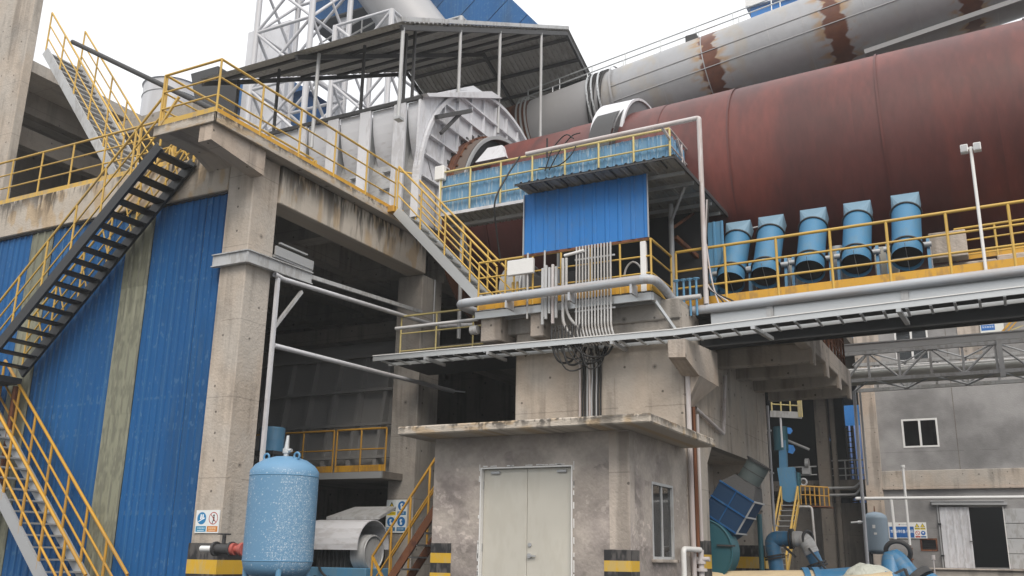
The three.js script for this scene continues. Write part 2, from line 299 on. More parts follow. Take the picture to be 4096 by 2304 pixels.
// ---------------------------------------------------------------- concrete building on the left
{
  const t = thing('industrial_building', 'beige concrete frame building at left, walled with blue corrugated sheets', 'building', [-16, 0, -18]);
  const col = (x0, x1, z0, z1, y1, m, y0 = 0) => part(t, 'column', cbox(x0, x1, y0, y1, z0, z1, 0.02), m);
  col(-12.62, -11.98, -12.98, -12.3, 8.8, M.conc); col(-12.7, -11.99, -19.0, -18.13, 8.02, M.concGrey); col(-12.7, -11.99, -25.4, -24.6, 8.8, M.concGrey);
  col(-20.6, -19.95, -12.98, -12.3, 8.17, M.conc);
  part(t, 'spandrel_beam', vband(cbox(-20.6, -12.625, 8.17, 8.99, -12.7, -12.3), 8.17, 9.02), M.streak);
  part(t, 'edge_beam', vband(cbox(-12.45, -11.93, 8.02, 8.8, -18.14, -12.985), 7.7, 8.82), M.streak);
  part(t, 'edge_beam', cbox(-12.45, -11.93, 8.03, 8.8, -24.6, -19.0), M.concGrey);
  part(t, 'floor_slab', cbox(-20.6, -11.7, 8.803, 8.96, -27, -12.31), M.concGrey);
  part(t, 'slab_edge', vband(cbox(-11.7, -11.66, 8.78, 8.97, -17.0, -10.9, 0.008), 8.78, 8.98), M.streak);
  part(t, 'balcony_slab', [cbox(-13.17, -11.701, 8.8, 8.955, -12.305, -10.94, 0.012), hull([-13.17, 8.8, -12.3], [-11.95, 8.8, -12.3], [-13.17, 8.8, -11.9], [-11.95, 8.8, -11.9], [-13.17, 8.62, -12.3], [-11.95, 8.62, -12.3])], M.conc);
  part(t, 'slab_edge', vband(cbox(-13.17, -11.66, 8.78, 8.97, -10.94, -10.9, 0.008), 8.78, 8.98), M.streak);
  part(t, 'cantilever_beam', hull([-12.06, 8.8, -10.95], [-11.76, 8.8, -10.95], [-12.06, 8.47, -10.95], [-11.76, 8.47, -10.95], [-12.06, 8.8, -12.31], [-11.76, 8.8, -12.31], [-12.06, 8.3, -12.31], [-11.76, 8.3, -12.31]), M.concPale);
  for (const x of [-18.4, -16.3, -14.2]) part(t, 'ceiling_beam', box(x - 0.2, x + 0.2, 8.25, 8.8, -25, -12.75), M.concGrey);
  for (const z of [-15.4, -18.5, -21.6]) part(t, 'cross_beam', box(-20.5, -12.46, 8.15, 8.798, z - 0.2, z + 0.2), M.concGrey);
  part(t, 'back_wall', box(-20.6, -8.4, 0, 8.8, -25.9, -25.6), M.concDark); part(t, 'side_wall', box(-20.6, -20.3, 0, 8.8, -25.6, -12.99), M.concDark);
  part(t, 'upper_column', cbox(-21.5, -20.53, 9, 22, -13.15, -12.9, 0.02), M.conc);
  // blue cladding, sheet by sheet, with translucent strips between
  const sheets = [[-13.233, -12.55, 0], [-13.917, -13.233, 1], [-14.6, -13.917, 0], [-15.32, -14.6, 3], [-16.087, -15.32, 1], [-16.853, -16.087, 2], [-17.62, -16.853, 0], [-18.33, -17.62, 3], [-19.1, -18.33, 0], [-19.93, -19.1, 1]];
  for (const [x0, x1, k] of sheets) {
    if (k < 3) part(t, 'cladding_sheet', place(corr(x1 - x0 - 0.004, 8.15, 0.19, 0.028), [x0, 0, -12.42 + rr(-0.004, 0.004)], [1, 0, 0], [0, 1, 0], [0, 0, 1]), [M.blue, M.blueB, M.blueC][k]);
    else { let y = 0, i = 0; for (const y1 of [1.55, 2.8, 4.05, 5.3, 6.55, 8.15]) { part(t, 'translucent_sheet', place(corr(x1 - x0 - 0.004, y1 - y + 0.06, 0.24, 0.026), [x0, y, -12.405 + 0.004 * (i % 2)], [1, 0, 0], [0, 1, 0], [0, 0, 1]), i > 4 ? M.fibreB : M.fibre); y = y1; i++; } }
  }
  part(t, 'flashing', box(-19.95, -12.62, 8.135, 8.168, -12.42, -12.36), M.darkSteel);
  part(t, 'stripe_band', box(-12.64, -11.96, 1.45, 1.72, -12.995, -12.285), M.stripeBlack); part(t, 'stripe_band', box(-12.641, -11.959, 1.22, 1.45, -12.996, -12.284), M.stripeYellow); part(t, 'stripe_band', box(-12.64, -11.96, 0.9, 1.22, -12.995, -12.285), M.stripeBlack);
  // upper storey behind the platform at far left
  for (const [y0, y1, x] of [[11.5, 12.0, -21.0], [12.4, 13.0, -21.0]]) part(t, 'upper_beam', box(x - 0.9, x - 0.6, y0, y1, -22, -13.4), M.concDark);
  part(t, 'upper_floor', box(-28, -20.6, 13.0, 13.3, -22, -12.95), M.concGrey); part(t, 'upper_dark_backing', box(-24.2, -24, 9, 14, -22, -12.95), M.concDark); part(t, 'upper_parapet', box(-24, -21.51, 13.3, 17, -13.6, -13.3), M.conc);  // back wall added in darkened concrete to deepen the shade of this storey
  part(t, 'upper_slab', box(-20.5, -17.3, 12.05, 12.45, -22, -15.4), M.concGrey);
  part(t, 'upper_rear_wall', box(-24, -17.3, 8.97, 12.05, -22.3, -22.1), M.concDark);  // darkened concrete backing, carries the painted shade on behind the slab
  part(t, 'hoist_column', box(-17.5, -17.1, 8.97, 12.05, -22, -21.6), M.concGrey);
  // mezzanine inside
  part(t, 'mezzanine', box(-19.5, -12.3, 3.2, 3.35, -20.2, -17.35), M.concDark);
}
{
  const t = thing('handrail', 'yellow guard rail along the left balcony above the stained spandrel beam', 'handrail', [-17, 9, -12.4]);
  rail(t, [-20.4, 9.0, -12.36], [-14.3, 9.0, -12.36], { n: 6, hs: [1.06, 0.72, 0.4], toe: 0.1 });
}
{
  const t = thing('handrail', 'yellow guard rail round the platform corner above the black stairs', 'handrail', [-12.5, 8.97, -11]);
  rail(t, [-13.12, 8.97, -10.97], [-11.73, 8.97, -10.97], { n: 1, ends: [true, false], toe: 0.12 });
  rail(t, [-11.73, 8.97, -10.97], [-11.73, 8.97, -16.45], { n: 5, toe: 0.1, tmat: M.yellowDeep });
  part(t, 'top_rail', path([[-11.73, 10.02, -16.45], [-11.73, 10.02, -16.62], [-11.5, 9.98, -16.75]], 0.024, 0.08), M.yellow);
  part(t, 'brace', bar([-13.1, 8.99, -10.97], [-12.7, 9.5, -10.97], 0.04), M.yellow);
}
{
  const t = thing('handrail', 'yellow rail running back across the platform beside the hood', 'handrail', [-13.1, 8.97, -13]);
  rail(t, [-13.1, 8.97, -11.0], [-13.1, 8.97, -15.2], { n: 3 }); rail(t, [-15.4, 8.97, -15.3], [-13.1, 8.97, -15.3], { n: 2 });
}
// black underside stair against the blue wall
{
  const t = thing('staircase', 'long black steel stair climbing right across the blue wall', 'staircase', [-15.6, 5, -11.8]);
  flight(t, [-13.52, 8.86, -11.38], [-17.72, 5.0, -11.38], [0, 0, -0.84], { n: 19, smat: M.black, sh: 0.22, sw: 0.06, rmat: M.yellow, posts: 6, run: 0.26, hs: [1.1, 0.7, 0.36] });
  part(t, 'landing', [box(-19.2, -17.7, 4.78, 4.9, -12.25, -10.5)], M.darkSteel);
  for (let i = 0; i < 7; i++) part(t, 'lattice_bar', bar([-13.9 - i * 0.55, 8.62 - i * 0.505, -12.22], [-14.2 - i * 0.55, 9.3 - i * 0.505, -12.22], 0.02), M.yellow);
}
{
  const t = thing('staircase', 'lower flight with grey treads and bright yellow rails at lower left', 'staircase', [-16, 0, -11.8]);
  flight(t, [-18.3, 4.2, -11.36], [-13.95, 0.05, -11.36], [0, 0, -0.86], { n: 20, smat: M.steel, tmat: M.galv, sh: 0.22, rmat: M.yellowDeep, posts: 7, hs: [1.12, 0.72, 0.38], run: 0.25, rr_: 0.028 });
  part(t, 'landing_post', cyl([-19, 0, -12.2], [-19, 4.7, -12.2], 0.05), M.steel);
  part(t, 'landing_post', cyl([-17.85, 0, -12.25], [-17.85, 4.75, -12.25], 0.06), M.rust);
}
{
  const t = thing('staircase', 'silver stair with close treads rising left from the balcony to the floor above', 'staircase', [-17.6, 9, -13.2]);
  flight(t, [-16.3, 9.15, -12.75], [-19.5, 13.05, -12.75], [0, 0, -0.95], { n: 21, smat: M.greySteel, tmat: M.greySteel, sh: 0.2, rmat: M.yellow, posts: 5, run: 0.22 });
}
{
  const t = thing('lattice_gate', 'yellow cross-braced frame standing where the two stairs meet', 'railing', [-14, 8.97, -12.6]);
  for (const x of [-14.7, -14.1, -13.5]) part(t, 'post', bar([x, 8.97, -12.75], [x, 10.1, -12.75], 0.05), M.yellow);
  for (let i = 0; i < 2; i++) { const x = -14.7 + i * 0.6; part(t, 'cross_bar', bar([x, 9.0, -12.75], [x + 0.6, 9.95, -12.75], 0.025), M.yellow); part(t, 'cross_bar', bar([x + 0.6, 9.0, -12.76], [x, 9.95, -12.76], 0.025), M.yellow); }
  part(t, 'top_rail', bar([-14.7, 10.1, -12.75], [-13.5, 10.1, -12.75], 0.05), M.yellow); part(t, 'mid_rail', bar([-14.7, 9.5, -12.77], [-13.5, 9.5, -12.77], 0.03), M.yellow);
}
// mezzanine rail, cooler casing, drum, motor inside the left building
{
  const t = thing('handrail', 'yellow two-panel guard rail of the dark mezzanine behind the air tank', 'handrail', [-14, 3.35, -17.4]);
  rail(t, [-16.4, 3.35, -17.42], [-13.75, 3.35, -17.42], { n: 3, hs: [0.95, 0.5], toe: 0.14, mat: M.yellowDeep }); rail(t, [-13.66, 3.35, -17.42], [-12.3, 3.35, -17.42], { n: 2, hs: [0.95, 0.5], toe: 0.14, mat: M.yellowDeep });
  part(t, 'deck_edge', bar([-16.5, 3.27, -17.33], [-12.3, 3.27, -17.33], 0.04, 0.14), M.steel);
}
{
  const t = thing('cooler_casing', 'dark ribbed steel cooler casing sloping inside the left building', 'machine', [-16, 3.4, -20]);
  const P = (x, s) => [x, 7.0 - s * 3.4, -19.6 + s * 0.55];
  part(t, 'casing_wall', hull([-20, 7.2, -19.75], [-12.8, 7.2, -19.75], [-20, 3.4, -19.2], [-12.8, 3.4, -19.2], [-20, 7.2, -20.2], [-12.8, 7.2, -20.2], [-20, 3.4, -20.2], [-12.8, 3.4, -20.2]), M.casing);
  for (let i = 0; i < 9; i++) { const x = -19.4 + i * 0.8; part(t, 'rib', hull([x, 6.5, -19.5], [x + 0.09, 6.5, -19.5], [x, 6.5, -19.66], [x + 0.09, 6.5, -19.66], [x + 0.02, 3.5, -18.95], [x + 0.11, 3.5, -18.95], [x + 0.02, 3.5, -19.25], [x + 0.11, 3.5, -19.25]), M.casing); }
  for (const s of [0.15, 0.42, 0.68, 0.92]) part(t, 'stiffener', bar([-19.8, P(0, s)[1], P(0, s)[2] + 0.05], [-12.9, P(0, s)[1], P(0, s)[2] + 0.05], 0.12, 0.07), M.casing);
  part(t, 'casing_beam', box(-20, -12.8, 6.9, 7.3, -19.7, -19.3), M.concDark);
}
{
  const t = thing('oil_drum', 'light blue drum beside the beige column, above the air tank', 'drum', [-13.42, 3.35, -15]);
  part(t, 'drum_body', flat(new THREE.LatheGeometry([[0, 0], [0.25, 0], [0.255, 0.02], [0.25, 0.06], [0.25, 0.22], [0.258, 0.235], [0.25, 0.25], [0.25, 0.46], [0.256, 0.49], [0.24, 0.5], [0, 0.5]].map((p) => new THREE.Vector2(...p)), 24).translate(-13.42, 3.55, -15)), M.ltBlue);
  part(t, 'drum_stand', [box(-13.7, -13.1, 3.48, 3.55, -15.3, -14.7), ...[[-13.65, -15.25], [-13.15, -15.25], [-13.65, -14.75], [-13.15, -14.75]].map(([x, z]) => cyl([x, 0, z], [x, 3.48, z], 0.03))], M.darkSteel);
}
{
  const t = thing('drive_motor', 'motor with grey curved belt guard beside the dark opening', 'motor', [-12.3, 0, -16.6]);
  const arc = (r, n, a0, a1) => Array.from({ length: n + 1 }, (_, i) => { const a = a0 + (a1 - a0) * i / n; return [Math.cos(a) * r, Math.sin(a) * r]; });
  const g = extr([...arc(0.56, 16, -0.05, Math.PI * 1.03), ...arc(0.54, 16, Math.PI * 1.03, -0.05)], 1.42); g.rotateY(Math.PI / 2); g.translate(-13.32, 1.72, -16.6); part(t, 'belt_guard', g, M.whiteSteel);
  part(t, 'guard_panel', hull([-13.4, 2.36, -16.9], [-12.0, 2.36, -16.9], [-13.1, 2.6, -17.5], [-12.0, 2.6, -17.5], [-13.4, 2.3, -16.9], [-12.0, 2.3, -16.9], [-13.1, 2.54, -17.5], [-12.0, 2.54, -17.5]), M.greySteel);
  part(t, 'motor_body', cyl([-13.1, 1.6, -16.6], [-12.2, 1.6, -16.6], 0.3, 24), M.darkSteel);
  const p = part(t, 'pulley', cyl([-12.18, 1.62, -16.55], [-11.86, 1.62, -16.55], 0.36, 28), M.greySteel); part(p, 'pulley_rim', wuv(flat(new THREE.TorusGeometry(0.33, 0.02, 8, 28).rotateY(Math.PI / 2).translate(-11.85, 1.62, -16.55))), M.steel);
  for (let i = 0; i < 8; i++) part(t, 'cooling_fin', box(-13.05 + i * 0.1, -13.03 + i * 0.1, 1.3, 1.94, -16.95, -16.25), M.darkSteel);
  part(t, 'base_frame', [cbox(-13.6, -11.7, 0.7, 1.32, -17.0, -16.1), box(-13.5, -11.8, 0, 0.7, -16.95, -16.2)], M.ltBlue);
  for (const x of [-13.3, -12.95, -12.6]) part(t, 'bolt_hole', cyl([x, 1.1, -16.1], [x, 1.1, -16.08], 0.06, 12), M.black);
  part(t, 'cable', cable([[-13.0, 1.5, -16.25], [-12.7, 1.25, -15.95], [-12.4, 1.0, -16.0], [-12.3, 0.7, -16.05]], 0.025), M.rubber);
}
// steel channel round the front column and pipes across the opening
{
  const t = thing('channel_frame', 'grey channel bracket clamped round the front column, carrying rails into the opening', 'bracket', [-12.2, 6.6, -12.6]);
  const ch = (p, q) => { const u = (o) => [[p[0], p[1] + o, p[2]], [q[0], q[1] + o, q[2]]]; return [bar(...u(0), 0.02, 0.22), bar(...u(0.11), 0.09, 0.02), bar(...u(-0.11), 0.09, 0.02)]; };
  part(t, 'front_channel', ch([-12.72, 6.73, -12.22], [-11.86, 6.73, -12.22]), M.greySteel); part(t, 'side_channel', ch([-11.88, 6.73, -12.2], [-11.88, 6.78, -14.0]), M.greySteel);
  part(t, 'strut', bar([-11.88, 6.45, -13.75], [-11.88, 5.6, -13.08], 0.06), M.greySteel); part(t, 'post', bar([-11.87, 0, -13.05], [-11.87, 6.6, -13.05], 0.07, 0.06), M.whiteSteel);
  part(t, 'ledge', [box(-12.6, -11.95, 6.95, 7.0, -14.1, -13.0), bar([-11.95, 7.08, -13.0], [-11.95, 7.08, -14.1], 0.04, 0.18)], M.steel); part(t, 'hook', bar([-11.95, 7.25, -13.1], [-11.95, 7.25, -13.9], 0.05, 0.03), M.steel);
}
single('steel_pipe', 'upper white pipe slanting across the opening from the front column', 'pipe', path([[-11.87, 6.58, -12.95], [-11.87, 6.55, -13.2], [-11.87, 6.86, -18.7], [-11.0, 6.86, -18.9]], 0.05, 0.06), M.whiteSteel);
single('steel_pipe', 'thin bar running above the upper white pipe through the opening', 'pipe', bar([-11.9, 6.82, -14.0], [-11.9, 7.05, -18.0], 0.05, 0.08), M.greySteel);
single('steel_pipe', 'lower white pipe crossing the dark opening towards the middle column', 'pipe', [cyl([-11.87, 5.25, -13.1], [-11.87, 5.42, -19.5], 0.05), bar([-11.87, 5.42, -19.4], [-11.6, 5.4, -19.6], 0.03)], M.whiteSteel);
single('conduit', 'thin vertical conduit down the side of the middle column', 'pipe', path([[-11.95, 8.0, -18.6], [-11.95, 6.9, -18.6], [-11.95, 6.9, -18.3]], 0.025, 0.06), M.steel);

// ---------------------------------------------------------------- kiln hood on the platform
{
  const t = thing('kiln_hood', 'pale grey ribbed steel kiln hood with arched end plate above the platform', 'machine', [-13.6, 8.97, -20]);
  const zc = -20.6, yc = 9.75, R = 3.75, a = [];
  for (let i = 0; i <= 28; i++) { const t_ = Math.PI * i / 28; a.push([-(zc) - Math.cos(t_) * R, yc + Math.sin(t_) * R]); } // (depth, y)
  const X = (g, x) => { g.rotateY(Math.PI / 2); g.translate(x, 0, 0); return g; };
  const prof = [[-zc - R, 8.97], ...a, [-zc + R, 8.97]];
  part(t, 'end_plate', X(extr(prof, 0.08), -11.58), M.whiteSteel);
  const shell = [[-zc - R + 0.35, 8.97], ...a.map(([d, y]) => [(d + zc) * 0.9 - zc, yc + (y - yc) * 0.92]), [-zc + R - 0.35, 8.97]];
  part(t, 'hood_shell', X(extr(shell, 4.35), -15.95), M.greySteel);
  const ring = [[-zc - R, 8.97], ...a, [-zc + R, 8.97], [-zc + R - 0.09, 8.97], ...a.slice().reverse().map(([d, y]) => [(d + zc) * 0.975 - zc, yc + (y - yc) * 0.975]), [-zc - R + 0.09, 8.97]];
  part(t, 'arch_flange', X(extr(ring, 0.12), -11.5), M.whiteSteel);
  part(t, 'corner_plate', X(extr([[16.9, 8.97], [16.9, 12.0], [19.3, 13.42], [20.6, 13.56], ...a.slice(0, 15).reverse().map(([d, y]) => [Math.max(d - 0.01, 16.86), y + 0.01]), [16.86, 8.97]].map(([d, y]) => [d, y]), 0.06), -11.52), M.whiteSteel);
  // stiffening grid on the end plate
  const half = (y) => (y < yc ? R : Math.sqrt(Math.max(0, R * R - (y - yc) ** 2))) * 0.95;
  for (const y of [10.05, 10.62, 11.17, 11.72, 12.27, 12.8]) part(t, 'flat_stiffener', box(-11.5, -11.4, y - 0.02, y + 0.02, zc - half(y), zc + half(y)), M.whiteSteel);
  for (let i = 0; i < 10; i++) { const z = zc - 3.1 + i * 0.64, h = Math.sqrt(Math.max(0.2, R * R - (z - zc) ** 2)) * 0.95; part(t, 'upright_stiffener', box(-11.5, -11.42, 9, yc + h, z - 0.018, z + 0.018), M.whiteSteel); }
  // front: flat ribs, sloping bays and boxes between them, dark top beam
  for (const [x0, x1] of [[-15.13, -14.88], [-14.2, -13.87], [-13.22, -12.9], [-12.22, -11.88]]) { const r_ = part(t, 'front_rib', cbox(x0, x1, 8.97, 11.95, -16.98, -16.9, 0.008), M.whiteSteel); part(r_, 'rib_web', hull([(x0 + x1) / 2 - 0.015, 8.97, -16.98], [(x0 + x1) / 2 + 0.015, 8.97, -16.98], [(x0 + x1) / 2 - 0.015, 11.9, -16.98], [(x0 + x1) / 2 + 0.015, 11.9, -16.98], [(x0 + x1) / 2 - 0.015, 8.97, -17.8], [(x0 + x1) / 2 + 0.015, 8.97, -17.8], [(x0 + x1) / 2 - 0.015, 11.9, -18.2], [(x0 + x1) / 2 + 0.015, 11.9, -18.2]), M.greySteel); }
  const bays = [[-16.0, -15.13], [-14.88, -14.2], [-13.87, -13.22], [-12.9, -12.22], [-11.88, -11.5]];
  bays.forEach(([x0, x1], i) => {
    const pts = []; for (let k = 0; k <= 10; k++) { const s = k / 10; pts.push([17.0 + 0.75 * s * s, 11.94 - 2.0 * s]); }
    part(t, 'bay_panel', X(extr([...pts, ...pts.slice().reverse().map(([d, y]) => [d + 0.02, y + 0.02])], x1 - x0), x0), M.whiteSteel); part(t, 'lower_panel', box(x0, x1, 8.97, 9.94, -17.8, -17.76), M.greySteel);
    if (i < 4 && i) { // gusset boxes
      part(t, 'gusset', hull([x0 + 0.1, 8.97, -17.15], [x1, 8.97, -17.15], [x0 + 0.22, 10.1, -17.3], [x1, 10.1, -17.3], [x0 + 0.4, 10.55 + 0.12 * i, -17.55], [x1, 10.55 + 0.12 * i, -17.55], [x0 + 0.1, 8.97, -17.85], [x1, 8.97, -17.85], [x1, 10.5, -17.9]), M.cream);
      for (const y of [9.35, 9.95, 10.4]) part(t, 'ledge', box(x0 + 0.12 + (y - 9.35) * 0.12, x1 - 0.002, y - 0.025, y + 0.025, -17.7, -17.06 - (y - 9.3) * 0.1), M.steel);
    }
  });
  part(t, 'top_beam', bar([-16.1, 11.98, -16.93], [-11.45, 11.98, -16.93], 0.08, 0.09), M.darkSteel);
  part(t, 'top_plate', hull([-11.6, 12.0, -17.0], [-11.3, 12.0, -17.0], [-11.6, 13.55, -20.0], [-11.3, 13.55, -20.0], [-11.6, 13.62, -20.6], [-11.3, 13.62, -20.6], [-11.6, 12.04, -16.9], [-11.3, 12.04, -16.9]), M.whiteSteel);
  part(t, 'hoist_arm', [bar([-11.3, 11.62, -17.35], [-11.1, 12.3, -18.6], 0.1, 0.1), bar([-11.25, 12.2, -18.4], [-11.25, 11.25, -17.5], 0.07, 0.07)], M.darkSteel);
}
// corrugated gable roof over the hood
{
  const t = thing('shed_roof', 'large grey corrugated gable roof over the kiln hood, seen from below', 'roof', [-14.5, 13.4, -21]);
  const n = 12, w = 6.28 / n;
  for (let i = 0; i < n; i++) {
    const x0 = -17.65 + i * w, f = V(0, 4.8, -9.2), L = f.length(), b = V(0, -1.35, -3.4), Lb = b.length(), fn = f.normalize(), bn = b.normalize(), X = [1, 0, 0];
    const nb = V(1, 0, 0).cross(bn).toArray();
    const sl = (L + 0.12) / n; part(t, 'roof_sheet', place(corr(sl, 6.28, 0.21, 0.035), [-17.65, 13.36 + fn.y * sl * i, -15.82 + fn.z * sl * i], fn.toArray(), X, fn.clone().cross(V(1, 0, 0)).toArray()), M.roofSheet);
    part(t, 'roof_sheet', place(corr(w, Lb, 0.17, 0.03), [x0, 18.22, -25.15], X, bn.toArray(), nb), M.roofSheet);
  }
  for (const s of [0.06, 0.22, 0.4, 0.58, 0.76, 0.94]) part(t, 'purlin', bar([-17.6, 13.33 + 4.8 * s, -15.9 - 9.2 * s], [-11.42, 13.33 + 4.8 * s, -15.9 - 9.2 * s], 0.07, 0.08), M.darkSteel);
  for (const s of [0.05, 0.3, 0.55, 0.8]) part(t, 'purlin', bar([-17.6, 18.1 - 1.35 * s, -25.2 - 3.4 * s], [-11.42, 18.1 - 1.35 * s, -25.2 - 3.4 * s], 0.07, 0.1), M.darkSteel);
  for (const x of [-17.6, -14.5, -11.42]) { part(t, 'rafter', bar([x, 13.26, -15.9], [x, 18.06, -25.1], 0.08, 0.12), M.darkSteel); part(t, 'rafter', bar([x, 18.02, -25.1], [x, 16.7, -28.4], 0.08, 0.12), M.darkSteel); }
  part(t, 'verge_trim', bar([-11.36, 13.42, -15.8], [-11.36, 18.26, -25.1], 0.03, 0.1), M.greySteel);
  for (const [z, y1] of [[-15.98, 13.3], [-18.5, 14.6], [-20.6, 15.7], [-23.2, 17.05]]) part(t, 'post', cyl([-11.42, z < -17 ? 12.6 : 11.0, z], [-11.42, y1, z], 0.045, 8), M.greySteel);
  part(t, 'post_foot', box(-11.5, -11.34, 10.97, 11.03, -16.1, -15.9), M.steel);
  for (const x of [-17.4, -16.0, -14.7, -13.25, -12.0, -11.75]) part(t, 'post', bar([x, 11.98, -16.95], [x, 13.82, -16.95], 0.06), M.darkSteel);
  part(t, 'post', cyl([-14.05, 10.9, -16.2], [-14.05, 13.4, -16.2], 0.045, 8), M.greySteel);
}

// ---------------------------------------------------------------- rotary kiln
const KY = (x) => 9.94 + 0.036 * x, KZ = -20.6;
function tubeX(x0, x1, r0, r1, seg = 96, yf = KY, z = KZ, u0 = 0, u1 = 1) { // open shell along the kiln axis, u along, v round
  const g = new THREE.CylinderGeometry(r1, r0, len([x0, yf(x0), z], [x1, yf(x1), z]), seg, 1, true), uv = g.attributes.uv;
  for (let i = 0; i < uv.count; i++) { const a = uv.getX(i), b = uv.getY(i); uv.setXY(i, u0 + (u1 - u0) * b, a); }
  return orient(flat(g), [x0, yf(x0), z], [x1, yf(x1), z]);
}
function discX(x, r0, r1, th, yf = KY, z = KZ, seg = 72) { const g = extr(Array.from({ length: seg }, (_, i) => [Math.cos(i / seg * 6.28318) * r1, Math.sin(i / seg * 6.28318) * r1]), th, [Array.from({ length: seg }, (_, i) => [Math.cos(-i / seg * 6.28318) * r0, Math.sin(-i / seg * 6.28318) * r0])]); g.rotateY(Math.PI / 2); g.translate(x, yf(x), z); return wuv(g); }
{
  const t = thing('rotary_kiln', 'huge rust-red rotary kiln cylinder crossing the upper right', 'kiln', [-2, 7.5, KZ]);
  part(t, 'kiln_nose', tubeX(-11.9, -10.4, 2.12, 2.12, 96, KY, KZ, 0, 0.2), M.kiln); part(t, 'nose_step', discX(-10.42, 2.1, 2.36, 0.02), M.kiln); part(t, 'shell_section', tubeX(-10.4, -9.4, 2.355, 2.36, 128, KY, KZ, 0.2, 0.34), M.kiln);
  const cuts = [-9.4, -8.6, -6.2, -4.6, -2.1, 0.4, 2.9, 5.4, 9];
  for (const x of [-6.2, -4.6, -1.6, 1.2]) part(t, 'weld_seam', tubeX(x - 0.02, x + 0.02, 2.386 - (x < -8 ? -0.008 : 0), 2.386 - (x < -8 ? -0.008 : 0), 128, KY, KZ, 0.5, 0.51), M.kiln);
  for (let i = 0; i < cuts.length - 1; i++) { const r = i === 1 ? 2.385 : i === 2 ? 2.375 : 2.36; part(t, 'shell_section', tubeX(cuts[i], cuts[i + 1], r, r, 128, KY, KZ, i * 0.31, i * 0.31 + (cuts[i + 1] - cuts[i]) * 0.14), M.kiln); }
  const y = part(t, 'riding_ring', tubeX(-7.75, -7.2, 2.56, 2.56), M.darkSteel); part(y, 'ring_face', discX(-7.2, 2.36, 2.56, 0.02), M.darkSteel);
  part(t, 'guard_plate', hull([-10.84, 10.8, -18.45], [-10.0, 10.8, -18.45], [-10.7, 11.3, -18.8], [-10.3, 11.3, -18.8], [-10.84, 10.8, -18.6], [-10.0, 10.8, -18.6], [-10.7, 11.3, -18.95], [-10.3, 11.3, -18.95]), M.whiteSteel);
}
{
  const KS = (x) => KY(x) + 0.13, t = thing('kiln_seal', 'rust-brown flanged seal drum between hood and kiln', 'seal', [-11.2, 7, KZ]);
  part(t, 'seal_drum', tubeX(-11.66, -11.28, 2.62, 2.57, 96, KS), M.rust); part(t, 'seal_skirt', tubeX(-11.28, -10.98, 2.55, 2.52, 96, KS), std([0.13, 0.1, 0.085], 0.7));
  part(t, 'flange', discX(-11.3, 2.5, 2.6, 0.03, KS), M.rust); part(t, 'flange', discX(-10.99, 2.45, 2.54, 0.05, KS), M.steel); part(t, 'gap_shade_disc', discX(-11.25, 2.1, 2.5, 0.02, KS), M.black);  // black disc stands in for the shaded gap between ring and shell
  for (let i = 0; i < 44; i++) { const a = i / 44 * 6.283; part(t, 'bolt', cyl([-11.33, KS(-11.3) + Math.sin(a) * 2.55, KZ + Math.cos(a) * 2.55], [-11.22, KS(-11.3) + Math.sin(a) * 2.57, KZ + Math.cos(a) * 2.57], 0.03, 6), M.rust); }
  for (let i = 0; i < 16; i++) { const a = 0.1 + i / 16 * 2.0; part(t, 'clamp', box(-11.62, -11.48, KS(-11.5) + Math.sin(a) * 2.62 - 0.05, KS(-11.5) + Math.sin(a) * 2.62 + 0.05, KZ + Math.cos(a) * 2.62 - 0.05, KZ + Math.cos(a) * 2.62 + 0.05), M.darkSteel); }
}
{
  const t = thing('ring_cover', 'whitish curved sheet cover over the kiln riding ring, dark on its open end', 'cover', [-7.5, 10.5, KZ]);
  const cy = 10.44, R = 2.03, arc = (r, a0, a1, n = 24) => Array.from({ length: n + 1 }, (_, i) => { const a = a0 + (a1 - a0) * i / n; return [Math.cos(a) * r - KZ, cy + Math.sin(a) * r]; });
  const X = (g, x) => { g.rotateY(Math.PI / 2); g.translate(x, 0, 0); return g; };
  part(t, 'cover_sheet', X(extr([...arc(R, -0.1, 3.24), ...arc(R - 0.02, 3.24, -0.1)], 0.78), -7.92), M.whiteSteel);
  part(t, 'edge_strip', X(extr([...arc(R + 0.01, -0.1, 3.24), ...arc(R - 0.05, 3.24, -0.1)], 0.05), -7.15), M.whiteSteel);
  const jag = []; for (let i = 0; i <= 26; i++) { const a = 3.14 - i / 26 * 3.14; const r = 1.42 + 0.2 * ((i * 7) % 5) / 5; jag.push([Math.cos(a) * r - KZ, cy + Math.sin(a) * r]); }
  part(t, 'end_sheet', X(extr([...arc(R - 0.03, 0, 3.14), ...jag], 0.02), -7.16), std([0.14, 0.14, 0.15], 0.7));
}
